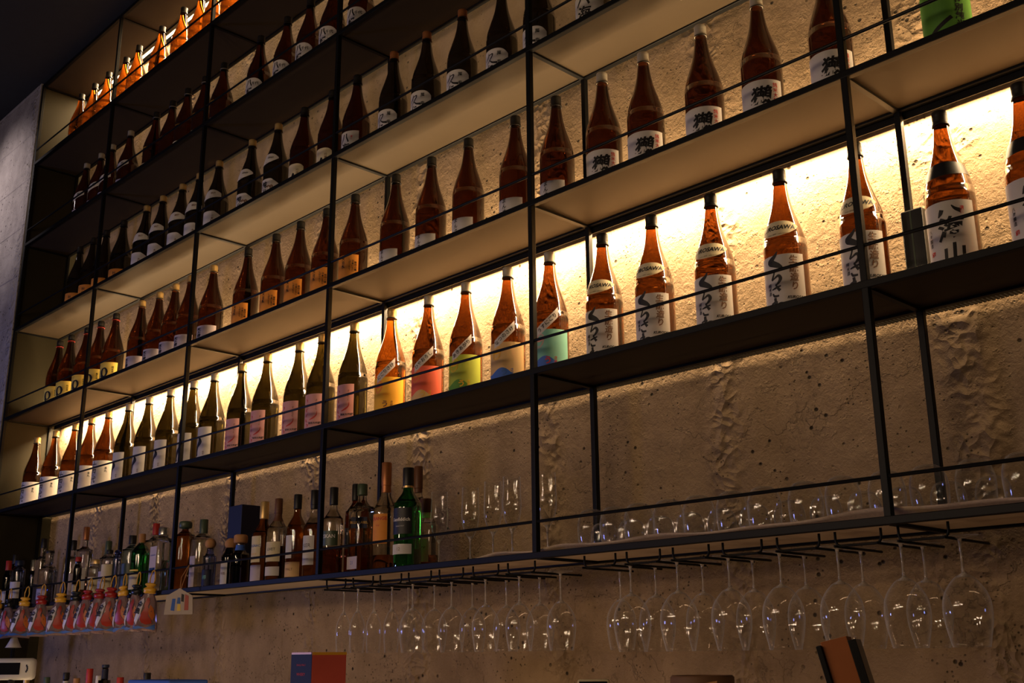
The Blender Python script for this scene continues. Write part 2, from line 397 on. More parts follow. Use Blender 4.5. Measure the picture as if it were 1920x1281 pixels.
# ------------------------------------------------------------ big sake bottles
SP = [(.047, 0), (.0515, .003), (.0525, .008)]
SAKE = SP + smoothprof([(.0525, .02), (.0525, .185), (.0515, .200), (.0485, .217), (.0435, .236), (.0372, .256), (.0305, .277), (.0250, .297), (.0208, .318), (.0180, .338), (.0160, .356), (.0150, .362)], 3)
SAKE2 = SAKE
ORD = ['first', 'second', 'third', 'fourth', 'fifth', 'sixth', 'seventh', 'eighth', 'ninth', 'tenth', 'eleventh', 'twelfth', 'thirteenth']
def sake(glass, capm, ring='cap_black', capkind='screw'):
    root = empty('sake_bottle')
    bm = lathe(bmesh.new(), [(0, .002), (.04, .0015)] + SAKE + [(.0150, .366), (0, .366)], 36)
    obj('glass_body', bm, glass, root)
    zc = .361
    if capkind == 'screw':
        pr = [(0, zc), (.0165, zc), (.0178, zc+.001), (.0178, zc+.0035), (.0162, zc+.0045)]
        for i in range(5): pr += [(.0165, zc+.008+i*.0022), (.0161, zc+.009+i*.0022)]
        pr += [(.0164, zc+.020), (.0164, zc+.031), (.0150, zc+.033), (0, zc+.033)]
    else:  # crown stopper with foil
        pr = [(0, zc), (.0172, zc), (.0180, zc+.002), (.0165, zc+.004), (.0160, zc+.012), (.0166, zc+.014), (.0166, zc+.030), (.0145, zc+.034), (0, zc+.034)]
    c = obj('cap', lathe(bmesh.new(), pr, 28), capm, root)
    if ring: obj('seal_ring', lathe(bmesh.new(), [(.0168, zc+.0002), (.0186, zc-.0022), (.0186, zc-.0008), (.0178, zc+.0022)], 28, closed=True), ring, root)
    return root
def label(root, m, half, z0, z1, azc=0, name='label', prof=SAKE, label_txt=None, **k):
    o = obj(name, patch(prof, azc, half, z0, z1, **k), m, root)
    if label_txt: o['label'] = label_txt
    return o
def art(parent, bm, m, azc, zc, prof=SAKE, name='lettering', off=.0012):
    return obj(name, wrap(bm, prof, azc, zc, off), m, parent, smooth=False)
def brush_kurosawa(bm):
    S = .042; x = 0
    stroke(bm, [(.62, 1.02), (.48, .80), (.18, .52), (.20, .42), (.62, .18), (.86, .02)], [.05, .18, .36, .42, .30, .08], -.5*S, .018, S*1.0)
    stroke(bm, [(.40, 1), (.34, .75), (.22, .45), (.30, .45), (.62, .62), (.74, .42), (.60, .18), (.38, .02)], [.15, .10, .15, .08, .17, .22, .15, .05], -.5*S, -.024, S*.95)
    stroke(bm, [(.18, .62), (.50, .70), (.88, .80)], [.09,.16,.10], -.5*S, -.052, S*.8)
    stroke(bm, [(.50, 1.0), (.62, .7), (.80, .46)], [.09,.16,.24], -.5*S, -.052, S*.8)
    stroke(bm, [(.22, .34), (.35, .12), (.70, .10)], [.10,.18,.14], -.5*S, -.052, S*.8)
    stroke(bm, [(.32, 1.0), (.34, .5), (.30, 0)], [.18,.20,.08], -.5*S, -.092, S*.95)
    stroke(bm, [(.02, .66), (.40, .72), (.18, .32), (.12, .22), (.55, .58), (.86, .50), (.92, .28), (.66, .04)], [.08,.17,.15,.12,.15,.24,.20,.06], -.5*S, -.092, S*.95)
    return bm
def k_kuro():
    r = sake('amber', MAT['cap_black'])
    l = label(r, 'paper', radians(80), .018, .158)
    art(l, brush_kurosawa(bmesh.new()), 'ink', radians(6), .105, off=.0010)
    b = bmesh.new(); vtext(b, '生酛造り', 0, .052, .0215, gap=1.02, off=.025, shear=.12); art(l, b, 'bink', radians(50), .100)
    b = bmesh.new(); text2d(b, 'KUROSAWA', 0, -.056, .0095, off=.03, shear=.3); art(l, b, 'ink', radians(58), .105)
    b = bmesh.new(); vtext(b, '純米酒', 0, .0, .010, off=.01, shear=.1); art(l, b, 'ink', radians(-18), .09)
    n = label(r, 'cream', radians(74), lambda t: .205-.010*cos(t*2.2)+.010+.012*abs(t)**4, lambda t: .247-.004*t*t-.014*abs(t)**5, azc=radians(8), name='neck_label', nv=10)
    b = bmesh.new(); text2d(b, 'KUROSAWA', 0, .003, .0160, off=.03, shear=.25)
    for v in b.verts: v.co.y += -.10*abs(v.co.x)**1.6
    art(n, b, 'ink', radians(10), .225)
    b = bmesh.new(); text2d(b, 'since 1858   sake brewery', 0, -.011, .005, shear=.2); art(n, b, 'bink', radians(18), .222)
    return r
def k_white_bird():      # green bottle, white label with a dark brush shape at the left
    r = sake('green', MAT['cap_grey'])
    l = label(r, 'paper', radians(62), .015, .160)
    b = bmesh.new(); stroke(b, [(.0, 1), (.10, .7), (-.12, .45), (-.30, .1), (-.1, -.1)], [.04, .30, .22, .42, .05], 0, -.035, .07); art(l, b, 'ink', radians(2), .085)
    b = bmesh.new(); vtext(b, '純米', 0, 0, .008); art(l, b, 'bink', radians(30), .06)
    return r
def k_pink():
    r = sake('green', MAT['cap_gold'])
    l = label(r, 'pink', radians(61), .012, .160)
    b = bmesh.new(); stroke(b, [(.45, .9), (.42, .5), (.1, .2), (-.35, .0)], [.02, .10, .20, .06], 0, -.02, .035); art(l, b, 'rink', radians(26), .085)
    b = bmesh.new(); text2d(b, '純米大吟醸', 0, 0, .0095, off=.02); art(l, b, 'ink', radians(34), .052)
    b = bmesh.new(); vtext(b, 'まつもと', 0, .02, .010, shear=.1); art(l, b, 'bink', radians(40), .120)
    b = bmesh.new()
    for i in range(6): stroke(b, [(0, 0), (random.uniform(-.3, .3), .3), (random.uniform(-.3, .3), .6)], [.05, .25, .04], 0, -.05+i*.018, .022)
    art(l, b, 'rink', radians(-2), .09)
    return r
def k_rabbit(pm, strip, ink, wave=None, ear='rink', glass='amber', kana='うさぎ', capm='cap_grey'):
    def f():
        r = sake(glass, MAT[capm])
        l = label(r, pm, radians(106), .010, .145)
        b = bmesh.new(); text2d(b, 'う', -.008, 0, .024, off=.03); vtext(b, 'さぎ', .014, .012, .011, off=.02); art(l, b, ink, radians(42), .052)
        b = bmesh.new()
        for rr in (.020, .016):
            stroke(b, [(cos(a)*.7+.2*sin(a), sin(a)) for a in [i*pi/6 for i in range(13)]], [.07, .10, .07], 0, 0, rr)
        stroke(b, [(-1.0, .2), (0, .05), (1.4, .5)], [.3, .5, .1], 0, 0, .014); art(l, b, ear, radians(6), .112)
        if wave:
            wv = obj('wave_print', patch(SAKE, 0, radians(104), .0105, lambda t: .058+.012*sin(t*6)+.012*t*-1, off=.0010), wave, l)
        s = label(r, 'paper', radians(36), lambda t: .163+.030*t-.015+.004*t*t, lambda t: .163+.030*t+.015+.004*t*t, azc=radians(32), name='neck_label')
        b = bmesh.new()
        for i, ch in enumerate(strip):
            u = (i-(len(strip)-1)/2)*.0112; text2d(b, ch, u, u*.92, .0145, rot=radians(35)+radians(0), off=.02)
        art(s, b, 'ink', radians(32), .164)
        return r
    return f
def k_hakkai():
    r = sake('amber', MAT['cap_black'])
    l = label(r, 'paper', radians(76), .012, .165)
    b = bmesh.new()
    stroke(b, [(-.35, .25), (-.45, .0), (-.62, -.25)], [.30, .28, .04], 0, .048, .032); stroke(b, [(.28, .42), (.50, .15), (.85, -.02)], [.06, .22, .34], 0, .050, .032)
    text2d(b, '海', 0, .008, .056, off=.022, shear=.16, rot=.06); text2d(b, '山', .004, -.048, .050, off=.03, shear=.1, rot=.05)
    art(l, b, 'ink', radians(14), .090, off=.0010)
    b = bmesh.new(); vtext(b, '清酒', 0, 0, .009, off=.03); art(l, b, 'rink', radians(46), .150)
    b = bmesh.new(); vtext(b, '八海醸造', 0, .03, .010, off=.01); art(l, b, 'ink', radians(-36), .080)
    b = bmesh.new(); vtext(b, '印', 0, 0, .012, off=.05); art(l, b, 'rink', radians(-33), .060)
    label(r, 'blackp', radians(115), lambda t: .226+.006*t, lambda t: .250+.010*(1-t*t), name='neck_label', azc=radians(20))
    return r
def k_amber_white(textual=True):
    r = sake('amber', MAT['cap_gold'])
    l = label(r, 'paper', radians(100), .015, .150, azc=radians(10))
    b = bmesh.new(); vtext(b, '十四代', 0, .055, .034, off=.02, shear=.15); art(l, b, 'ink', radians(6), .090)
    b = bmesh.new(); vtext(b, '本丸', 0, 0, .013, off=.02); art(l, b, 'ink', radians(74), .120)
    return r
# second tier
def k_dassai():
    r = sake('darkamber', MAT['cap_grey'])
    l = label(r, 'paper', radians(86), .010, .128, azc=radians(4))
    b = bmesh.new(); text2d(b, '獺', 0, .004, .051, off=.026, shear=.22, rot=.04, sx=1.05); art(l, b, 'ink', radians(24), .078, off=.0010)
    b = bmesh.new(); vtext(b, '純米大吟醸', 0, .048, .0135, off=.015); art(l, b, 'rink', radians(68), .070)
    b = bmesh.new(); text2d(b, 'DASSAI 39', 0, -.034, .0065); art(l, b, 'ink', radians(26), .076)
    return r
def k_blank():
    r = sake('darkamber', MAT['cap_black'])
    l = label(r, 'paper', radians(64), .010, .098)
    b = bmesh.new(); vtext(b, 'まんさく', 0, .04, .018, off=.02, shear=.1); art(l, b, 'ink', radians(-2), .060)
    return r
def k_orangelab():
    r = sake('darkamber', MAT['cap_black'])
    l = label(r, 'orangep', radians(72), .010, .142)
    for j, az in enumerate((10, 38, 50, 61)):
        b = bmesh.new(); vtext(b, ['大自然', 'しぼりたて', '日本酒生酒', '秋田の蔵'][j], 0, .055-.006*j, .014 if j == 0 else .009, off=.02); art(l, b, 'ink', radians(az), .078)
    return r
def k_purple():
    r = sake('darkamber', MAT['cap_gold'])
    l = label(r, 'lilac', radians(86), .010, .110)
    b = bmesh.new(); stroke(b, [(-.8, .4), (-.2, .0), (.1, -.4), (.4, .1), (1.0, .5)], [.05, .3, .5, .3, .06], 0, 0, .016); art(l, b, 'bink', radians(46), .055)
    b = bmesh.new(); vtext(b, '飛露喜', 0, .03, .026, off=.02, shear=.1); art(l, b, 'ink', radians(0), .070)
    return r
def k_q():
    r = sake('darkamber', MAT['cap_black'], ring='cap_red', capkind='crown')
    l = label(r, 'yell', radians(88), .010, .135, azc=radians(6))
    b = bmesh.new(); stroke(b, [(cos(a)*.55, sin(a)*.8) for a in [radians(100)+i*pi/7 for i in range(15)]], [.25, .5, .2, .45, .2], 0, .015, .026)
    stroke(b, [(-.8, -.2), (0, -1.0), (.9, -1.2)], [.1, .45, .1], 0, .005, .024); art(l, b, 'ink', radians(26), .070)
    b = bmesh.new(); vtext(b, '純米酒', 0, .03, .011, off=.01); art(l, b, 'ink', radians(70), .085)
    return r
def k_greenlab():
    r = sake('darkamber', MAT['cap_black'])
    l = label(r, 'greenp', radians(98), .008, .165)
    b = bmesh.new(); stroke(b, [(-.9, -.3), (-.3, .1), (.9, .9)], [.1, .34, .30], 0, -.006, .03); stroke(b, [(-.4, .0), (.0, -.35), (.85, -.25)], [.05, .26, .30], 0, -.006, .032); art(l, b, 'ink', radians(4), .065, off=.0010)
    b = bmesh.new(); vtext(b, '特別純米', 0, .052, .020, off=.03, shear=.1); art(l, b, 'ink', radians(52), .085)
    return r
# third tier
def k_kubota():
    r = sake('dgreen', MAT['cap_copper'])
    l = label(r, 'paper', radians(70), .010, lambda t: .140-.020*abs(t)**5, name='label')
    b = bmesh.new()
    stroke(b, [(-.15, 1), (-.3, .55), (-.7, .15)], [.10, .16, .05], 0, .018, .030); stroke(b, [(-.15, .75), (.35, .8), (.1, .3), (-.6, -.35)], [.1, .16, .14, .04], 0, .018, .030)
    stroke(b, [(-.1, .2), (.3, -.2), (.9, -.35)], [.05, .2, .3], 0, .018, .030)
    vtext(b, '保田', -.002, .006, .034, off=.02, shear=.12); art(l, b, 'ink', radians(2), .080, off=.0010)
    b = bmesh.new(); text2d(b, '萬', 0, .020, .016, off=.015); text2d(b, '寿', 0, -.012, .016, off=.015); art(l, b, 'ink', radians(38), .100)
    return r
def k_mutsu():
    r = sake('darkamber', MAT['cap_black'])
    l = label(r, 'paper', radians(66), .010, .140)
    b = bmesh.new(); vtext(b, '八海', 0, .046, .040, off=.03, shear=.12); art(l, b, 'ink', radians(4), .085, off=.0010)
    b = bmesh.new(); vtext(b, '清酒', 0, 0, .009, off=.02); art(l, b, 'rink', radians(36), .120)
    return r
def k_umi():
    r = sake('dgreen', MAT['cap_black'])
    l = label(r, 'paper', radians(78), .010, .150)
    b = bmesh.new(); vtext(b, '八海山', 0, .078, .048, off=.025, shear=.14); art(l, b, 'ink', radians(6), .078, off=.0010)
    return r
def k_acream():
    r = sake('darkamber', MAT['cap_black'])
    l = label(r, 'cream', radians(64), .010, lambda t: .128-.014*abs(t)**6)
    b = bmesh.new(); stroke(b, [(-.5, -.9), (-.1, .3), (.2, 1.0)], [.1, .3, .35], 0, 0, .026); stroke(b, [(.15, .9), (.35, .1), (.5, -.9)], [.35, .35, .5], 0, 0, .026)
    stroke(b, [(-.3, -.3), (.4, -.25)], [.25, .2], 0, 0, .026); art(l, b, 'ink', radians(14), .062)
    b = bmesh.new(); vtext(b, '吟醸', 0, .02, .012); art(l, b, 'bink', radians(38), .085)
    return r
def k_hexneck():
    r = sake('dgreen', MAT['cap_gold'])
    l = label(r, 'paper', radians(74), .010, lambda t: .128-.022*max(0, abs(t)-.55)/.45)
    b = bmesh.new(); text2d(b, '鶴', .0, .006, .034, off=.015); art(l, b, 'bink', radians(36), .075)
    b = bmesh.new(); vtext(b, '純米', 0, .045, .030, off=.03, shear=.1); art(l, b, 'ink', radians(4), .070)
    n = label(r, 'paper', radians(60), lambda t: .196+.010*t*t+.012*t, lambda t: .244-.020*abs(t)**3, azc=radians(10), name='neck_label')
    b = bmesh.new(); text2d(b, 'Ginjo', 0, .002, .013, off=.02, shear=.2); art(n, b, 'ink', radians(28), .222)
    return r
def k_white_round():
    r = sake('dgreen', MAT['cap_gold'])
    l = label(r, 'paper', radians(84), .010, lambda t: .135-.020*max(0, abs(t)-.6)/.4)
    b = bmesh.new(); vtext(b, '大関', 0, .02, .013, off=.02); art(l, b, 'bink', radians(44), .085)
    b = bmesh.new(); stroke(b, [(0, .5), (.1, 0), (0, -.5)], [.2, .5, .2], 0, 0, .010); art(l, b, 'gink', radians(52), .080)
    n = label(r, 'paper', radians(56), lambda t: .196+.008*t, lambda t: .240-.018*t*t, azc=radians(26), name='neck_label')
    b = bmesh.new(); text2d(b, '特撰', 0, 0, .011, off=.02); art(n, b, 'bink', radians(40), .220)
    return r
def k_orange_dark():
    r = sake('dgreen', MAT['cap_black'])
    l = label(r, 'orangep', radians(72), .010, .120, azc=radians(8))
    b = bmesh.new(); vtext(b, '秋田酒', 0, .04, .020, off=.02); art(l, b, 'bink', radians(34), .065)
    return r
# fourth tier
def k_arch():
    r = sake('darkamber', MAT['cap_black'])
    l = label(r, 'paper', radians(72), .010, lambda t: .165-.020*t**4)
    b = bmesh.new(); text2d(b, '八', -.014, .025, .034, off=.04, shear=.1); text2d(b, '千代', .016, .022, .016, off=.02); text2d(b, '幡', -.012, -.015, .034, off=.02); art(l, b, 'ink', radians(22), .115)
    return r
def k_ring():
    r = sake('darkamber', MAT['cap_black'], ring='cap_grey')
    l = label(r, 'cream', radians(50), .010, .100)
    b = bmesh.new(); stroke(b, [(cos(a), sin(a)*1.2) for a in [i*pi/6 for i in range(13)]], [.2, .3, .2], 0, 0, .014); art(l, b, 'ink', radians(24), .055)
    b = bmesh.new(); text2d(b, 'junmai sake', 0, 0, .009); art(r, b, 'gink', radians(20), .185, name='gold_lettering')
    return r
def k_sash():
    r = sake('darkamber', MAT['cap_grey'])
    l = label(r, 'lilac', radians(80), .010, .105)
    n = label(r, 'paper', radians(40), lambda t: .170+.020*t, lambda t: .205+.016*t-.010*t*t, azc=radians(30), name='neck_label')
    b = bmesh.new(); text2d(b, '吟', 0, 0, .016, off=.02); art(n, b, 'ink', radians(36), .190)
    return r
# top tier
def k_clearamber():
    r = sake('gold', MAT['cap_black'])
    label(r, 'paper', radians(40), .030, .120, azc=radians(-30))
    return r

protos = {}
def place(kind, fn, row, X, text, group, Y=.13, rot=0, name=None):
    if kind not in protos: o = protos[kind] = fn()
    else: o = copy_tree(protos[kind])
    o.location = (X, Y, Z[row]+.0012); o.rotation_euler = (0, 0, rot)
    tag(o, text, 'bottle', group)
    return o
def run(kind, fn, row, xs, desc, where, group, rots=None, Y=.13, cnt=None):
    n = len(xs)
    names = {2: 'two', 3: 'three', 4: 'four', 5: 'five', 6: 'six', 7: 'seven', 8: 'eight', 9: 'nine', 10: 'ten'}
    for i, X in enumerate(xs):
        t = f"{desc}, {ORD[i]} of {names[n]} from left, {where}" if n > 1 else f"{desc} {where}"
        place(kind, fn, row, X, t, group, Y=Y+random.uniform(-.004, .004), rot=(rots[i] if rots else random.uniform(-.06, .06)))
R_ = 'brightly lit row'
C_ = [0.141, 0.377, 0.619, 0.818, 1.007, 1.22, 1.416, 1.622, 1.821, 1.996, 2.212, 2.411, 2.626, 2.78, 2.975, 3.19, 3.387, 3.572, 3.764, 3.943, 4.149, 4.331, 4.526, 4.732, 4.936, 5.146, 5.319]
run('aw', k_amber_white, 'c', C_[0:5], 'amber sake bottle, white label, gold cap', 'brightest row', 'amber bottles with white labels at the left of the brightest row')
run('bird', k_white_bird, 'c', C_[5:10], 'olive sake bottle, white label with dark brush shape', 'brightest row', 'olive bottles with white labels')
run('pink', k_pink, 'c', C_[10:15], 'olive sake bottle with pink label and gold cap', 'brightest row', 'olive bottles with pink labels')
place('r1', k_rabbit('yellowp', 'にごりさけ', 'bink', ear='redp', glass='gold', capm='cap_gold'), 'c', C_[15], 'amber sake bottle with a plain yellow label under a slanted white strip', 'sake bottles with bright coloured labels')
place('r2', k_rabbit('redp', 'ひやおろし', 'gink', wave='tanp', ear='orangep'), 'c', C_[16], 'amber sake bottle with a coral red label under a slanted white strip', 'sake bottles with bright coloured labels')
place('r3', k_rabbit('limep', 'あきあがり', 'yellowp', wave='greenp', ear='yellowp'), 'c', C_[17], 'amber sake bottle with a yellow-green label under a slanted white strip', 'sake bottles with bright coloured labels')
place('r4', k_rabbit('tanp', 'なつのさけ', 'blink', wave='bluep', ear='yellowp'), 'c', C_[18], 'amber sake bottle with a tan label ending in a blue wave', 'sake bottles with bright coloured labels')
place('r5', k_rabbit('tealp', 'うすにごり', 'rink', wave='bluep', ear='pink'), 'c', C_[19], 'amber sake bottle with a turquoise label showing pink prints', 'sake bottles with bright coloured labels')
run('kuro', k_kuro, 'c', C_[20:25], 'amber bottle, black brush label, cream neck band', 'brightest row', 'amber bottles with cream neck bands')
run('hakkai', k_hakkai, 'c', C_[25:27], 'amber bottle, large brush characters, black neck band', 'brightest row', 'amber bottles with black neck bands', rots=[0, .05])
B_ = [0.313, 0.462, 0.645, 0.802, 0.976, 1.254, 1.425, 1.584, 1.732, 1.924, 2.204, 2.423, 2.602, 2.779, 2.96, 3.201, 3.394, 3.586, 3.804, 3.98, 4.172, 4.327, 4.524, 4.708, 4.905]
run('q', k_q, 'b', B_[0:5], 'dark amber bottle, yellow label, red neck ring', 'row above brightest', 'dark amber bottles with yellow labels')
run('purple', k_purple, 'b', B_[5:10], 'dark amber bottle, lilac-white label, gold cap', 'row above brightest', 'dark amber bottles with lilac labels')
run('orl', k_orangelab, 'b', B_[10:15], 'dark amber bottle with orange label, black cap', 'row above brightest', 'dark amber bottles with orange labels')
run('blank', k_blank, 'b', B_[15:20], 'dark amber bottle, short blank white label', 'row above brightest', 'dark amber bottles with short white labels')
run('das', k_dassai, 'b', B_[20:25], 'amber bottle, one big black character, grey cap', 'row above brightest', 'amber bottles with one large black character')
place('gl', k_greenlab, 'b', 5.19, 'sake bottle with a bright green label and black brush strokes, cut off at the top', 'green label bottle')
A_ = [0.447, 0.625, 0.772, 0.961, 1.216, 1.381, 1.57, 1.73, 1.912, 2.194, 2.398, 2.591, 2.784, 2.945, 3.175, 3.362, 3.554, 3.745, 3.92]
run('od', k_orange_dark, 'a', A_[0:4], 'near-black bottle with orange label', 'third bottle row', 'near-black bottles with orange labels')
run('wr', k_white_round, 'a', A_[4:9], 'near-black bottle, pale neck flag, white clipped-corner label', 'third bottle row', 'near-black bottles with pale neck flags')
run('hex', k_hexneck, 'a', A_[9:11], 'near-black bottle, lettered neck label, brown brush character', 'third bottle row', 'near-black bottles with lettered neck labels')
run('ac', k_acream, 'a', A_[11:13], 'dark bottle, cream label, black brush figure', 'third bottle row', 'dark bottles with cream labels')
place('mu', k_mutsu, 'a', A_[13], 'dark sake bottle with square white label, brush characters and small red print', 'dark bottles with white labels')
run('kub', k_kubota, 'a', A_[14:19], 'black bottle, arched white label, copper cap', 'third bottle row', 'black bottles with arched labels')
place('umi', k_umi, 'a', 4.145, 'black sake bottle at the top edge with only its brushed white label showing', 'dark bottles with white labels')
Z_ = [0.422, 0.597, 0.74, 0.957, 1.238, 1.399, 1.564, 1.722, 1.893, 2.208, 2.417, 2.597, 2.765, 2.952]
run('sash', k_sash, 'z', Z_[0:4], 'shadowed dark bottle, lilac label', 'fourth bottle row', 'shadowed bottles with neck flags')
run('ring', k_ring, 'z', Z_[4:9], 'dark amber bottle, pale neck ring, cream label', 'fourth bottle row', 'dark amber bottles with pale neck rings')
run('arch', k_arch, 'z', Z_[9:14], 'red-brown bottle, black cap, arched white label', 'fourth bottle row', 'red-brown bottles with arched labels')
Y_ = [0.24, 0.409, 0.585, 0.799, 0.96, 1.214, 1.448, 1.622, 1.749, 1.92]
run('ca', k_clearamber, 'y', Y_, 'glowing golden amber bottle', 'top shelf', 'glowing bottles on the top shelf')
# slim dark carton behind the bottles at the right
e = tag(empty('gift_carton', (5.03, .205, Z['c']+.0012)), 'slim black glossy carton standing beside the rear post in the brightest row', 'box')
obj('carton_body', B(-.026, .026, -.02, .02, 0, .215, bev=.003), 'dark', e, smooth=False)
obj('green_reflection', B(-.004, .0, -.0206, -.0199, .004, .211), 'cap_green', e, smooth=False)  # green reflection painted on as a thin strip

# ------------------------------------------------------------ spirits on the lowest shelf
def cap_prof(r, z0, z1, knurl=False, wide=0):
    r2_ = r+wide
    return [(0, z0), (r, z0), (r2_, z0+.002), (r2_, z1-.002), (r2_-.0015, z1), (0, z1)]
def spirit(X, Y, rr, hh, hb, hs, glass, capm, fill=None, liq='whisky', lab=None, neck=None, sq=None, capr=.0145, neckr=.0125, kind='screw', foil=None, rot=0, text=None, cat='bottle', group='spirit bottles on the lowest shelf', shoulder=.03, prints=(), noz=0):
    """hh top, hb bottom of cap, hs shoulder height where the body reaches full width"""
    root = empty('liquor_bottle', (X, Y, Z['d']+.0012), rot)
    prof = [(rr*.86, 0), (rr*.97, .003), (rr, .009)] + smoothprof([(rr, .02), (rr, hs-shoulder*.35), (rr*.96, hs-shoulder*.05), (rr*.70, hs+shoulder*.35), (max(neckr*1.15, rr*.36), hs+shoulder*.75), (neckr, min(hb-.004, hs+shoulder*1.25)), (neckr, hb+.004)], 3)
    if sq:
        bm = bmesh.new(); rings = []
        seg = 40
        def blend(z): return 1 if z < hs-.01 else max(0, 1-(z-hs+.01)/(shoulder*1.0+.012))
        for r, z in [(0, .001)]+prof+[(0, prof[-1][1])]:
            if r < 1e-5: rings.append([bm.verts.new((0, 0, z))]); continue
            w = blend(z); ring = []
            for i in range(seg):
                a = 2*pi*i/seg; c, s = cos(a), sin(a); k = 1/((abs(c)**sq+abs(s)**sq)**(1/sq)); k = 1+(k-1)*w
                ring.append(bm.verts.new((r*k*s, -r*k*c, z)))
            rings.append(ring)
        for A, Q in zip(rings, rings[1:]):
            for i in range(seg):
                i2 = (i+1) % seg
                if len(A) == 1: bm.faces.new((A[0], Q[i2], Q[i]))
                elif len(Q) == 1: bm.faces.new((A[i], A[i2], Q[0]))
                else: bm.faces.new((A[i], A[i2], Q[i2], Q[i]))
    else:
        bm = lathe(bmesh.new(), [(0, .001)]+prof+[(0, prof[-1][1])], 32)
    obj('glass_body', bm, glass, root)
    if fill:   # the spirit inside, up to its level
        fp = [(max(.001, r-.0028), max(z, .006)) for r, z in prof if z < fill] ; fr_ = max(.002, rad_at(prof, fill)-.0028)
        fp = [(0, .0055)]+fp+[(fr_, fill), (0, fill)]
        obj('liquid', lathe(bmesh.new(), fp, 28), liq, root)
    if kind == 'screw': obj('cap', lathe(bmesh.new(), cap_prof(capr, hb, hh), 24), capm, root)
    elif kind == 'stopper':
        obj('cap', lathe(bmesh.new(), smoothprof([(0.0001, hh), (capr*.9, hh), (capr*1.25, hh-(hh-hb)*.25), (capr*1.2, hb+.002), (capr*.8, hb), (neckr, hb-.004)], 3)[::-1], 24), capm, root)
    elif kind == 'ball':
        R0 = capr*1.15; zc = hh-R0
        obj('cap', lathe(bmesh.new(), [(R0*sin(t*pi/12), zc-R0*cos(t*pi/12)) for t in range(13)], 24), capm, root)
    if foil: obj('neck_foil', lathe(bmesh.new(), [(rad_at(prof, z)+.0008, z) for z in (foil[1], (foil[1]+foil[2])/2, foil[2])], 24), foil[0], root)
    P = prof
    if sq:   # flat faces: labels follow the front face
        P = [(r, z) for r, z in prof]
    out = []
    for (lm, azc, half, z0, z1, *tx) in (lab or []):
        if sq:
            w = rr*1.0*sin(min(radians(half), 1.3))*.9
            l = obj('label', B(-w, w, -rr-.0012, -rr-.0004, z0, z1), lm, root, smooth=False)
            l.rotation_euler = (0, 0, radians(azc))
            for (s, u, v, size, ink, k) in tx:
                b = bmesh.new(); text2d(b, s, u, v, size, **k)
                for q in b.verts: q.co = Vector((q.co.x, -rr-.0018, (z0+z1)/2+q.co.y))
                obj('lettering', b, ink, l, smooth=False)
        else:
            l = obj('label', patch(P, radians(azc), radians(half), z0, z1, off=.0007), lm, root)
            for (s, u, v, size, ink, k) in tx:
                b = bmesh.new(); text2d(b, s, u, v, size, **k); art(l, b, ink, radians(azc), (z0+z1)/2, prof=P, off=.0013)
    tag(root, text, cat, group)
    return root
def T(s, u=0, v=0, size=.01, ink='ink', **k): return (s, u, v, size, ink, k)
S = spirit
S(.157, .048, .0225, .241, .193, .165, 'dgreen', 'cap_red', text='slim dark bottle, leftmost on the lowest shelf, behind the hanging pouches', lab=[('paper', 20, 50, .03, .09)])
S(.085, .105, .022, .280, .232, .186, 'dgreen', 'cap_black', text='tall dark bottle against the end panel on the lowest shelf')
S(.24, .070, .033, .237, .212, .190, 'bluegl', 'cap_navy', capr=.022, text='bottle catching a blue reflection near the left end of the lowest shelf', lab=[('paper', 30, 60, .05, .13, T('SPIRITS', 0, 0, .010, 'blink'))])
S(.178, .165, .021, .250, .193, .182, 'dgreen', 'silver', text='dark bottle with silver cap behind the blue reflecting bottle')
S(.325, .150, .0325, .345, .298, .238, 'clear', 'cap_black', fill=.12, liq='bluegl', text='tall clear bottle, square black cap, left of the clear squat one')
S(.579, .085, .044, .263, .250, .172, 'clear', 'cap_black', capr=.019, neckr=.0185, shoulder=.035, text='squat clear decanter with thin black lid at the left of the lowest shelf', lab=[('lilac', 20, 40, .03, .08, T('GIN', 0, 0, .018))])
S(.667, .160, .0335, .311, .264, .214, 'clear', 'cap_black', text='clear bottle with black cap behind the left front post', lab=[('lilac', 30, 50, .05, .15)])
S(.765, .175, .038, .368, .305, .251, 'clear', 'cap_copper', fill=.13, text='tallest clear bottle at left, tan capsule, above the pouches', lab=[('paper', 30, 55, .07, .17, T('VODKA', 0, .02, .013))])
S(1.0, .050, .018, .202, .181, .160, 'dgreen', 'cap_red', text='small dark bottle with orange-red top in front of the yellow capped one', lab=[('cream', 20, 45, .03, .08)])
S(1.062, .110, .034, .189, .169, .150, 'clear', 'cap_gold', capr=.026, neckr=.024, shoulder=.02, text='short jar-like bottle with wide yellow cap', lab=[('cream', 25, 60, .04, .11, T('梅酒', 0, 0, .02))])
S(1.147, .120, .0335, .267, .221, .187, 'clear', 'cap_green', text='clear bottle with dark green cap left of the dark short-capped bottle', lab=[('lilac', 30, 55, .05, .13, T('TEQUILA', 0, 0, .009))], foil=('cap_green', .205, .222))
S(1.288, .065, .030, .214, .197, .175, 'clear', 'cap_black', text='short cream bottle with small round black cap', lab=[('cream', 25, 80, .03, .15)])
S(1.430, .035, .0175, .203, .195, .170, 'bluegl', 'bluegl', kind='ball', capr=.011, neckr=.010, text='narrow pale blue bottle leaning light, before the grey-green bottle')
S(1.262, .178, .042, .287, .249, .218, 'teal', 'cap_black', capr=.0165, text='grey-green square-shouldered bottle with a black cap', lab=[('cap_green', 30, 50, .04, .16)])
S(1.547, .085, .040, .264, .226, .190, 'bright_green', 'cork', shoulder=.042, text='bright green round bottle with cream label above the pouches', lab=[('cream', 0, 55, .03, .10), ('yell', 0, 55, .105, .112)])
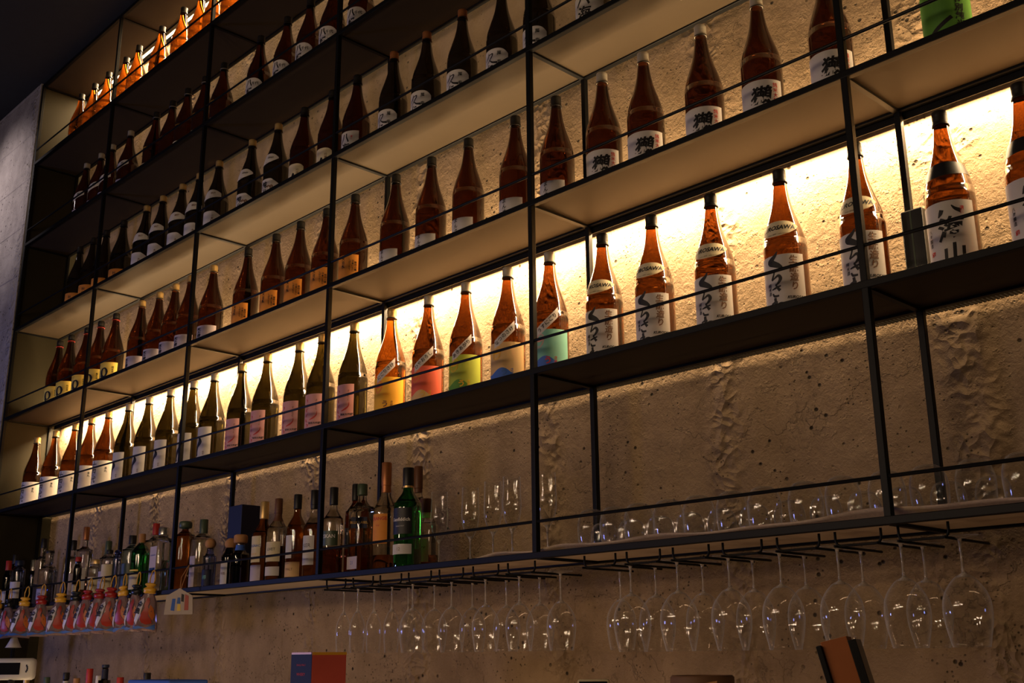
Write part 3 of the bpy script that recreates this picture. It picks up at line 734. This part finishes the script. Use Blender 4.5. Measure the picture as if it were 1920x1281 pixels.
S(1.47, .183, .042, .322, .272, .240, 'clear', 'cap_red', fill=.16, liq='teal', text='clear bottle with a tall red cap behind the green bottle', lab=[('pink', 35, 40, .05, .15, T('RUM', 0, .02, .012, 'rink'))])
S(1.780, .065, .039, .268, .238, .214, 'clear', 'silver', capr=.021, neckr=.019, sq=5, shoulder=.02, text='square clear bottle with polished silver cap and blue label', lab=[('lilac', 0, 52, .04, .19, T('NO.3', 0, -.02, .022, 'blink', off=.03), T('LONDON', 0, .04, .009, 'blink')), ('bluep', 0, 38, .085, .105)])
S(1.874, .110, .040, .289, .261, .228, 'whisky', 'cap_green', kind='stopper', capr=.021, shoulder=.03, fill=None, text='round orange liqueur bottle with a wide dark stopper', lab=[])
S(1.988, .130, .046, .288, .230, .206, 'clear', 'cap_green', shoulder=.035, neckr=.015, capr=.0165, text='broad clear bottle with olive capsule and tall pale blue label', lab=[('lilac', 5, 22, .02, .14, T('蔵', 0, .02, .018, 'blink')), ('bluegl', 62, 16, .01, .075)])
S(2.160, .070, .0255, .195, .156, .125, 'bluegl', 'cork', kind='ball', capr=.018, shoulder=.02, text='small flask with orange-green ball stopper and dark blue label', lab=[('navy', 20, 60, .015, .075, T('樽', 0, 0, .018, 'tealp'))])
S(2.264, .098, .033, .190, .160, .125, 'dgreen', 'cork', kind='ball', capr=.020, neckr=.017, text='dark round flask with cork ball and white oval label', lab=[('paper', 12, 32, .01, .10, T('林檎', 0, 0, .012, 'bink'))], shoulder=.03)
S(2.356, .085, .031, .194, .162, .123, 'dgreen', 'cork', kind='stopper', capr=.0205, neckr=.016, sq=3, text='black faceted flask with orange cork stopper and blue neck band', foil=('bluep', .135, .155), shoulder=.02, lab=[])
S(2.455, .120, .040, .310, .246, .192, 'whisky', 'cap_gold', shoulder=.045, neckr=.015, capr=.0165, text='amber bottle with gold capsule and cream and blue label', lab=[('cream', 6, 40, .085, .180, T('COGNAC', 0, .012, .013, 'blink', off=.02), T('RESERVE', 0, -.018, .008, 'gink')), ('lilac', 6, 46, .012, .075)])
S(2.567, .110, .037, .309, .254, .200, 'clear', 'cap_brown', fill=.135, liq='whisky', shoulder=.045, text='clear bottle with brown capsule and two cream labels, left of the olive-gold bottle', lab=[('cream', 24, 52, .080, .150, T('LIVET', 0, .008, .014), T('AGED 12 YEARS', 0, -.012, .0055, 'gink')), ('paper', 24, 52, .03, .062)], foil=('cap_brown', .225, .256))
S(2.677, .120, .0355, .313, .261, .200, 'gold', 'cap_black', shoulder=.05, text='olive-gold bottle with black capsule and rounded pale label', lab=[('paper', 0, 32, .085, .165), ('tanp', 18, 62, .020, .072, T('MALT', 0, 0, .012, 'bink'))])
S(2.784, .120, .0345, .317, .264, .191, 'clear', 'cap_black', fill=.20, liq='whisky', shoulder=.045, text='amber filled bottle with tall pale label, just left of the post', lab=[('paper', 14, 46, .055, .155, T('KER', 0, .016, .018), T('single malt scotch', 0, -.006, .005, 'blink'), T('estd 1830', 0, -.03, .005, 'bink'))], foil=('cap_black', .25, .266))
S(2.914, .110, .0345, .311, .250, .203, 'clear', 'cap_black', fill=.105, liq='redliq', shoulder=.04, text='clear bottle with dark grey band label, just right of the post', lab=[('cap_green', 26, 58, .110, .160, T('ESKAN', 0, .006, .017, 'wink', off=.02))])
S(2.957, .172, .036, .323, .266, .225, 'redliq', 'cap_black', text='dark red whisky bottle behind the slanted label bottle', lab=[('blackp', 30, 45, .10, .17, T('VENT', 0, .015, .015, 'wink'))], shoulder=.04)
S(3.104, .090, .034, .298, .261, .217, 'clear', 'cap_green', fill=.185, liq='whisky', sq=6, shoulder=.03, neckr=.014, capr=.017, text='square whisky bottle with a slanted dark blue label', lab=[('navy', 40, 60, .150, .186, T('BLUE LABEL', 0, 0, .011, 'gink')), ('lilac', 0, 60, .02, .06, T('21', 0, 0, .016, 'blink'))])
S(3.196, .118, .0395, .361, .285, .214, 'clear', 'cap_copper', fill=.060, liq='whisky', shoulder=.055, neckr=.0145, capr=.0165, text='tall clear bottle with copper foil neck and orange label', lab=[('orangep', 14, 46, .095, .190, T('ORANGE', 0, .032, .015, 'rink', off=.02), T('FINE', 0, .01, .007, 'rink'))], foil=('cap_copper', .262, .288))
S(3.388, .056, .0435, .313, .256, .203, 'bright_green', 'cap_black', shoulder=.045, neckr=.0155, capr=.0175, text='large green bottle with black label and white lower label', lab=[('blackp', 12, 56, .105, .185, T('Glenfiddich', .004, .004, .0145, 'wink', off=.01), T('SINGLE MALT', .004, -.016, .005, 'wink')), ('paper', 12, 56, .045, .075, T('12', 0, 0, .014, 'bink'))], foil=('cap_gold', .250, .256))
S(3.265, .196, .034, .349, .275, .228, 'clear', 'cap_brown', text='clear bottle with long brown capsule behind the large green bottle', lab=[], foil=('cap_brown', .262, .278))
S(3.362, .150, .041, .228, .183, .145, 'clear', 'cap_brown', fill=.050, liq='redliq', shoulder=.04, neckr=.0185, capr=.0195, text='round-shouldered bottle with cream script label beside the flute glasses', lab=[('cream', 10, 52, .028, .098, T('Signature', 0, .010, .014, 'bink', shear=.4), T('RUM', 0, -.018, .008, 'bink')), ('yell', 10, 30, .112, .118)], foil=('cream', .165, .184))
# navy carton behind
e = tag(empty('gift_carton', (2.215, .178, Z['d']+.0012)), 'dark navy gift carton standing behind the flasks on the lowest shelf', 'box')
obj('carton_body', B(-.050, .050, -.042, .042, 0, .322, bev=.002), 'navy', e, smooth=False)
obj('lid_seam', B(-.0504, .0504, -.0424, .0424, .205, .2065), 'blackp', e, smooth=False)

# ------------------------------------------------------------ stemware
def foot_stem(p, zf, zj, rf, rs, inv):
    return p
def wine(H, hb, rb, rrim, rf, wall=.0009, name='wine_glass'):
    """upright glass: foot at 0, bowl from H-hb to H"""
    root = empty(name); zj = H-hb
    outer = smoothprof([(.0032, zj-.012), (.0045, zj-.003), (rb*.45, zj+hb*.05), (rb*.86, zj+hb*.24), (rb, zj+hb*.45), (rb*.96, zj+hb*.68), (rrim, H)], 4)
    inner = [(max(.0001, r-wall), max(z, zj+.0035)) for r, z in outer if z > zj+.001]
    bm = lathe(bmesh.new(), outer[4:]+inner[::-1], 32)
    obj('stem', lathe(bmesh.new(), [(0, .0066), (.0050, .0066), (.0030, .014), (.0021, zj*.5), (.0026, zj-.0125)]+outer[:5]+[(rad_at(outer, zj+.004)*.8, zj+.0042), (0, zj+.0042)], 16), 'stem', root)
    obj('bowl', bm, 'thin', root)
    obj('foot', lathe(bmesh.new(), [(0, 0), (rf, 0), (rf, .0012), (rf*.55, .0030), (.0052, .0066), (0, .0066)], 28), 'thin', root)
    return root
gp = {}
def glass(kind, x, y, z, text, group, flip=False, rot=0):
    if kind not in gp:
        gp[kind] = {'hflute': lambda: wine(.204, .126, .0245, .0205, .030, name='flute_glass'),
                    'hwine': lambda: wine(.206, .126, .0390, .0310, .0335),
                    'bigwine': lambda: wine(.212, .136, .0455, .0345, .036),
                    'flute': lambda: wine(.235, .150, .0270, .0250, .032, name='flute_glass'),
                    'tumbler': lambda: tumb(.108, .0385), 'small': lambda: tumb(.086, .036)}[kind]()
        o = gp[kind]
    else: o = copy_tree(gp[kind])
    o.location = (x, y, z); o.rotation_euler = (pi if flip else 0, 0, rot)
    return tag(o, text, 'glass', group)
def tumb(H, rb):
    root = empty('stemless_glass')
    outer = smoothprof([(.0001, 0), (rb*.45, .0005), (rb*.80, H*.10), (rb, H*.36), (rb*.97, H*.7), (rb*.84, H)], 5)
    inner = [(max(.0001, r-.0011), max(z+.0014, .0035)) for r, z in outer if z < H-.002]
    obj('bowl', lathe(bmesh.new(), outer+inner[::-1], 32), 'thin', root)
    return root
# upright flutes
for i, (x, y, d) in enumerate([(3.462, .12, 'first flute glass standing right of the spirit bottles'), (3.594, .13, 'second flute glass standing right of the spirit bottles'),
                 (3.715, .11, 'third flute glass standing right of the spirit bottles'), (3.815, .09, 'flute glass standing just left of the thick front post'), (3.935, .11, 'flute glass standing just right of the thick front post')]):
    glass('flute', x, y, Z['d']+(.0012 if x < 3.62 else .0036), d, 'flute glasses standing on the lowest shelf')
# bar liner under the upturned glasses
bm = bmesh.new(); nx, ny = 150, 16; g = []
def lz(x, y):
    f = min(1, max(0, (x-3.665)/.16)); e_ = .017+.0035*sin(x*9)+.0025*sin(x*23+1)+.008*math.exp(-((x-4.06)/.07)**2)+.007*math.exp(-((x-4.9)/.2)**2)
    return Z['d']+.0016+f*(e_*max(0, 1-y/.034)**.7)
for i in range(nx+1):
    x = 3.665+2.30*i/nx; g.append([bm.verts.new((x, .012+.212*j/ny if j else .0115, lz(x, .21*j/ny))) for j in range(ny+1)])
for i in range(nx):
    for j in range(ny): bm.faces.new((g[i][j], g[i+1][j], g[i+1][j+1], g[i][j+1]))
r_ = bmesh.ops.solidify(bm, geom=bm.faces[:], thickness=-.0014)
tag(obj('bar_liner', bm, 'cloth'), 'pale rubbery bar liner under the upturned glasses on the lowest shelf', 'mat')
DX = [4.125, 4.200, 4.285, 4.375, 4.470, 4.565, 4.655, 4.760, 4.855, 4.955, 5.050, 5.145, 5.240]
for i, x in enumerate(DX):
    o = glass('tumbler', x, .082+.004*(i % 2), Z['d']+.0055+.108, 'upturned glass, %s of thirteen from left, front row on the liner' % ORD[i], 'upturned glasses in the front row', flip=True)
for i in range(12):
    x = 4.085+.096*i
    glass('small', x, .175, Z['d']+.0035+.086, 'upturned short glass, %s of twelve from left, back row' % ORD[i], 'upturned glasses in the back row', flip=True)

# ------------------------------------------------------------ wire racks under the lowest shelf
RX = [(3.013, 3.118), (3.159, 3.261), (3.299, 3.401), (3.437, 3.541), (3.577, 3.684), (3.724, 3.829), (3.865, 3.971),
      (4.149, 4.251), (4.288, 4.393), (4.432, 4.535), (4.576, 4.678), (4.720, 4.822), (4.862, 4.964), (5.004, 5.106)]
zr = Z['d']-.040
rk0 = None
for i, (a, b) in enumerate(RX):
    if rk0 is None:
        rk0 = empty('glass_rack'); w = .104
        def arc(side, y):
            s = side; x = s*w/2
            return [(x, y, .0298), (x, y, .012), (x-s*.002, y, .006), (x-s*.006, y, .0015), (x-s*.012, y, 0)]
        for y in (.0,):
            obj('bracket', tube(bmesh.new(), arc(-1, y)+arc(1, y)[::-1], .0028, 8), 'metal', rk0)
        for s in (-1, 1): obj('rail_wire', tube(bmesh.new(), [(s*(w/2-.004), -.012, -.001), (s*(w/2-.004), .185, -.001)], .0028, 8), 'metal', rk0)
        o = rk0
    else: o = copy_tree(rk0)
    o.location = ((a+b)/2, .024, zr)
    grp = 'left' if i < 7 else 'right'
    n = i if i < 7 else i-7
    tag(o, 'black wire glass hanger, %s from left in the %s set under the lowest shelf' % (ORD[n], grp), 'rack', 'wire hangers under the lowest shelf')
zf = zr+.0030+.0008
HG = [('hflute', 2.985, .115), ('hflute', 3.140, .058), ('hflute', 3.140, .122), ('hflute', 3.280, .085), ('hflute', 3.28, .150), ('hwine', 3.419, .055), ('hwine', 3.419, .140),
      ('hwine', 3.557, .09), ('hwine', 3.557, .172), ('hwine', 3.704, .09), ('hwine', 3.704, .172), ('hwine', 3.847, .085), ('hwine', 3.847, .165), ('hwine', 3.985, .105),
      ('hwine', 4.135, .175), ('bigwine', 4.270, .058), ('bigwine', 4.270, .155), ('bigwine', 4.412, .062), ('bigwine', 4.412, .162), ('bigwine', 4.556, .068), ('bigwine', 4.556, .165),
      ('bigwine', 4.699, .060), ('bigwine', 4.699, .160), ('bigwine', 4.842, .060), ('bigwine', 4.842, .158), ('bigwine', 4.984, .065), ('bigwine', 4.984, .160), ('bigwine', 5.11, .06)]
cnt = {}
for k, x, y in HG:
    kk = {'hflute': 'slim flute glass', 'hwine': 'wine glass', 'bigwine': 'large wine glass'}[k]
    tot = sum(1 for q in HG if q[0] == k); n = cnt.get(k, 0); cnt[k] = n+1
    names = {5: 'five', 10: 'ten', 13: 'thirteen'}
    glass(k, x, y, zf+.0012, '%s hanging upside down, %s of %s from left' % (kk, ORD[n], names.get(tot, str(tot))), kk+'es hanging from the wire racks', flip=True)

# ------------------------------------------------------------ drink pouches hanging from the guard rail
def pouch(knot):
    root = empty('drink_pouch')          # origin at the top of the knot; local -y faces the viewer of the print
    bm = bmesh.new(); rows = [(0, .012, .009), (-.012, .016, .011), (-.022, .013, .010), (-.034, .022, .013), (-.060, .036, .019), (-.095, .043, .022), (-.130, .047, .021), (-.155, .049, .014), (-.168, .050, .004), (-.172, .050, .001)]
    rings = []
    for k, (z, a, b) in enumerate(rows):
        wob = .0025*sin(k*2.1)
        rings.append([bm.verts.new((a*cos(t)*(1+.05*sin(3*t+k)), b*sin(t)*(1+.10*sin(5*t+k*1.3))+wob, z)) for t in [2*pi*i/28 for i in range(28)]])
    for A, Q in zip(rings, rings[1:]):
        for i in range(28): bm.faces.new((A[i], Q[i], Q[(i+1) % 28], A[(i+1) % 28]))
    bm.faces.new(rings[0]); bm.faces.new(rings[-1][::-1])
    body = obj('pouch_body', bm, 'film', root)
    # knotted top
    kb = lathe(bmesh.new(), smoothprof([(.0001, -.030), (.014, -.030), (.022, -.022), (.020, -.010), (.013, -.004), (.018, .004), (.017, .010), (.006, .012), (.0001, .012)], 3), 20)
    for v in kb.verts: v.co.x *= 1.18+.12*sin(v.co.z*400); v.co.y *= .75
    obj('knot', kb, knot, root)
    def front(x, z):   # y of the front face at (x, z)
        zs = [r[0] for r in rows]
        for (z0, a0, b0), (z1, a1, b1) in zip(rows, rows[1:]):
            if z1 <= z <= z0:
                f = (z0-z)/(z0-z1); a = a0+(a1-a0)*f; b = b0+(b1-b0)*f; break
        else: a, b = .05, .004
        q = max(0, 1-(x/a)**2); return -b*math.sqrt(q)*1.12-.0018
    def pr(name, pts, m):
        g = bmesh.new(); vs = [g.verts.new((x, 0, z)) for x, z in pts]; g.faces.new(vs)
        xs = [p[0] for p in pts]; zs = [p[1] for p in pts]
        for ax, lo, hi in ((0, min(xs), max(xs)), (2, min(zs), max(zs))):
            k = lo
            while k < hi:
                k += .007; n = [0, 0, 0]; n[ax] = 1; c = [0, 0, 0]; c[ax] = k
                bmesh.ops.bisect_plane(g, geom=g.verts[:]+g.edges[:]+g.faces[:], plane_co=c, plane_no=n)
        for v in g.verts: v.co.y = front(v.co.x, v.co.z)
        return obj(name, g, m, body)
    pr('white_print', [(-.012, -.045), (-.026, -.060), (-.040, -.135), (-.030, -.150), (-.014, -.110), (-.006, -.060)], 'wprint')
    b = bmesh.new(); vtext(b, '金魚', -.021, -.062, .024, off=.05)
    for v in b.verts: v.co = Vector((v.co.x+(-.062-v.co.y)*-.22, front(v.co.x, v.co.y)-.0012, v.co.y))
    obj('lettering', b, 'ink', body, smooth=False)
    pr('fish_print', [(.004, -.045), (-.003, -.070), (.0, -.085), (-.010, -.105), (-.014, -.128), (-.006, -.140), (.012, -.146), (.034, -.140), (.030, -.125), (.018, -.112), (.020, -.092), (.012, -.078), (.016, -.058), (.010, -.044)], 'fish')
    pr('fin_print', [(.020, -.070), (.017, -.095), (.022, -.112), (.036, -.130), (.040, -.110), (.033, -.085)], 'fish2')
    pr('wave_print', [(-.044, -.150), (-.042, -.158), (-.020, -.153), (.010, -.158), (.030, -.150), (.044, -.142), (.047, -.160), (.040, -.164), (.0, -.160), (-.030, -.166), (-.044, -.166)], 'blink')
    obj('cord', tube(bmesh.new(), [(-.006, .004, .0), (-.010, .008, .030), (-.006, .010, .055), (0, .0105, .0615), (.006, .009, .055), (.012, .006, .028), (.008, .003, .0)], .0026, 6), 'yplastic', root)
    return root
PX = [(.300, 'yplastic', 1.712), (.433, 'bplastic', 1.700), (.640, 'yplastic', 1.720), (.835, 'rplastic', 1.716), (1.050, 'yplastic', 1.727), (1.205, 'bplastic', 1.722),
      (1.325, 'rplastic', 1.716), (1.445, 'rplastic', 1.722), (1.556, 'rplastic', 1.722), (1.662, 'yplastic', 1.724), (1.780, 'bplastic', 1.716), (1.900, 'yplastic', 1.722)]
pk = None
words = {'yplastic': 'yellow', 'bplastic': 'black', 'rplastic': 'dark red'}
for i, (x, kn, zt) in enumerate(PX):
    if pk is None: o = pk = pouch('yplastic')
    else: o = copy_tree(pk)
    for c in o.children:
        if c.name.startswith('knot') and kn != 'yplastic':
            c.data = c.data.copy(); c.data.materials[0] = MAT[kn]
    o.location = (x, -.034, 1.788-.0625); o.rotation_euler = (random.uniform(-.05, .05), random.uniform(-.13, .10), radians(34+random.uniform(-26, 22)))
    o.scale = (1, 1, 1.0)
    tag(o, 'goldfish print drink pouch with %s top, %s of twelve hanging from left' % (words[kn], ORD[i]), 'drink pouch', 'drink pouches hanging from the guard rail')

# house-shaped tag on a string
e = tag(empty('hanging_plaque', (2.190, -.060, 1.652), radians(40)), 'small house-shaped card tag hanging from the guard rail on a string', 'tag')
def poly(pts, y0, y1):
    bm = bmesh.new(); A = [bm.verts.new((x, y0, z)) for x, z in pts]; Q = [bm.verts.new((x, y1, z)) for x, z in pts]
    bm.faces.new(A); bm.faces.new(Q[::-1])
    for i in range(len(pts)): j = (i+1) % len(pts); bm.faces.new((A[j], A[i], Q[i], Q[j]))
    return bm
cd = obj('card', poly([(-.055, -.045), (.055, -.045), (.050, .022), (0, .050), (-.050, .022)], -.002, .002), 'plaque', e, smooth=False)
for nm, pts, m in [('lantern_print', [(.022, -.03), (.038, -.03), (.036, .022), (.022, .028)], 'fish'), ('figure_print', [(-.030, -.03), (-.016, -.032), (-.014, .012), (-.026, .012)], 'bluep'), ('yellow_print', [(-.006, -.032), (.008, -.032), (.006, -.008), (-.004, -.008)], 'yell'), ('dark_print', [(.008, .002), (.018, .0), (.018, .026), (.008, .030)], 'ink'), ('figure_print', [(-.008, -.006), (.006, -.006), (.004, .016), (-.006, .016)], 'blink')]:
    obj(nm, poly(pts, -.0030, -.0021), m, cd, smooth=False)
obj('string', tube(bmesh.new(), [(0, .0, .046), (-.004, .014, .090), (0, .058, .132), (.006, .062, .142), (.008, .046, .128), (.002, .002, .046)], .0014, 6), 'cork', e)

# ------------------------------------------------------------ counter and the things whose tops show along the bottom edge
ct = tag(empty('back_counter', (3.2, 0, 0)), 'dark back counter along the wall below the hanging glasses', 'counter')
obj('worktop', B(-3.2, 5, -.55, YW-.002, 1.04, 1.08, bev=.003), 'counter', ct, smooth=False)
obj('cabinet', B(-3.19, 5, -.50, YW-.004, 0, 1.04), 'metal', ct, smooth=False)
ZC = 1.0812
def low(X, top, rr, glass, capm, text, lab=None, capr=.0145, hc=.05, Y=.10, **k):
    hh = top-ZC; o = spirit(X, Y, rr, hh, hh-hc, hh-hc-.065, glass, capm, lab=lab or [('paper', 20, 50, .05, .13)], text=text, group='bottles standing on the counter', capr=capr, **k)
    o.location.z = ZC; o.name = 'counter_bottle'; return o
low(.411, 1.393, .030, 'gold', 'cap_gold', 'golden topped bottle on the counter at the lower left corner')
low(.655, 1.375, .030, 'gold', 'cap_green', 'dark green topped bottle on the counter beside the golden topped one')
low(.870, 1.396, .034, 'dgreen', 'cap_black', 'dark bottle on the counter with a white ring under its black cap', hc=.03, foil=('paper', .270, .278))
low(.985, 1.372, .030, 'gold', 'cork', 'bottle with tan cork top low on the counter')
low(1.115, 1.413, .032, 'darkamber', 'cap_red', 'counter bottle with long shiny red cap', hc=.06)
low(1.215, 1.384, .026, 'clear', 'paper', 'counter bottle with white cap beside the red capped one')
low(1.290, 1.430, .026, 'dgreen', 'cap_navy', 'tallest counter bottle with navy blue neck label', hc=.012, foil=('navy', .290, .330), capr=.0155, shoulder=.02, Y=.09)
low(1.420, 1.378, .030, 'darkamber', 'cap_red', 'counter bottle with dark red cap right of the navy necked one')
low(1.660, 1.397, .033, 'dgreen', 'cap_black', 'counter bottle with black cap left of the blue box')
e = tag(empty('storage_box', (2.26, -.12, ZC)), 'blue box with lid whose top edge shows at the bottom of the photo', 'box')
obj('box_body', B(-.15, .15, -.07, .07, 0, .270, bev=.004), 'bluep', e, smooth=False); obj('lid', B(-.155, .155, -.075, .075, .262, .297, bev=.006), 'bluep', e, smooth=False)
e = tag(empty('gift_box', (3.145, -.085, ZC), radians(0)), 'upright coral red box with a navy side and yellow top edge', 'box')
obj('box_body', B(-.055, .055, -.062, .062, 0, .378, bev=.0015), 'redbox', e, smooth=False)
l = obj('side_panel', B(-.055, .0545, -.0632, -.0621, .002, .376), 'navy', e, smooth=False)
for i, (s_, z_, c_, sz) in enumerate([('SINGLE MALT', .345, 'rink', .008), ('WHISKY', .318, 'rink', .012), ('700 ml', .290, 'wink', .007)]):
    b = text2d(bmesh.new(), s_, 0, 0, sz)
    for v in b.verts: v.co = Vector((v.co.x, -.0638, z_+v.co.y))
    obj('lettering', b, c_, l, smooth=False)
bm = bmesh.new()
for a in (B,): pass
box(bm, -.055, .055, -.0625, -.0575, .376, .382); box(bm, .050, .0556, -.0625, .0625, .374, .382); box(bm, -.055, .055, .0575, .0625, .376, .380)
obj('top_edge', bm, 'yplastic', e, smooth=False)
# white card terminal and cone at the lower left
e = tag(empty('card_terminal', (1.13, -.24, ZC), radians(38)), 'white rounded device with dark screen at the lower left edge', 'device')
bd = B(-.13, .10, -.022, .022, .29, .378, bev=.016); obj('housing', bd, 'whitepl', e)
obj('display', B(-.09, .045, -.0245, -.0221, .312, .360, bev=.001), 'screen', e, smooth=False)
for i in range(5):
    a = -1.0+.5*i; obj('key_mark', B(.066+.010*cos(a), .072+.010*cos(a), -.0240, -.0221, .334+.014*sin(a)-.002, .338+.014*sin(a)+.002), 'ink', e, smooth=False)
obj('stand', lathe(bmesh.new(), [(0, 0), (.06, 0), (.06, .008), (.014, .016), (.012, .30), (0, .30)], 24), 'dark', e)
e = tag(empty('cone_lid', (.318, .055, ZC)), 'white cone with a small round knob behind the drink pouches', 'lid')
obj('cone', lathe(bmesh.new(), smoothprof([(.0001, .500), (.006, .498), (.020, .465), (.035, .435), (.036, .431), (.0001, .428)], 3), 28), 'whitepl', e)
obj('knob', lathe(bmesh.new(), [(.009*sin(t*pi/10), .508-.009*cos(t*pi/10)) for t in range(11)], 16), 'whitepl', e)
obj('stand', lathe(bmesh.new(), [(0, 0), (.05, 0), (.05, .006), (.010, .012), (.010, .428), (0, .428)], 20), 'dark', e)
# right side: tilted case, tan shade, small rounded frame
e = tag(empty('menu_stand', (5.13, -.30, ZC+.016)), 'leaning dark wooden case with an orange-brown face at the lower right', 'box')
e.rotation_euler = (0, radians(-13), radians(24))
cs = obj('case_side', B(-.034, -.025, -.02, .07, .0, .375, bev=.001), 'dark', e, smooth=False)
obj('case_side', B(.020, .034, -.02, .07, .0, .372, bev=.001), 'dark', e, smooth=False)
obj('wooden_face', B(-.025, .020, -.014, .066, .0, .380, bev=.001), 'wood', e, smooth=False)
e = tag(empty('paper_roll', (4.62, -.14, ZC)), 'curved tan paper roll with a folded flap below the hanging glasses', 'paper')
obj('roll', lathe(bmesh.new(), [(0, 0), (.066, 0), (.066, .318), (.062, .322), (.056, .322), (.056, .02), (0, .02)], 40), 'tan', e)
fl_ = obj('flap', poly([(-.022, .285), (.018, .275), (.026, .312), (-.010, .306)], -.005, -.003), 'cork', e, smooth=False); fl_.location = (.046, -.056, 0); fl_.rotation_euler = (0, 0, radians(40))
e = tag(empty('tablet_frame', (4.37, -.2, ZC), radians(35)), 'thin cream rimmed dark device edge at the bottom centre', 'device')
obj('rim', B(-.036, .036, -.006, .006, .18, .3135, bev=.0055), 'cream', e); obj('screen', B(-.031, .031, -.0072, -.0061, .185, .309, bev=.0004), 'screen', e, smooth=False)
obj('stand', B(-.03, .03, -.04, .04, 0, .18, bev=.004), 'dark', e, smooth=False)
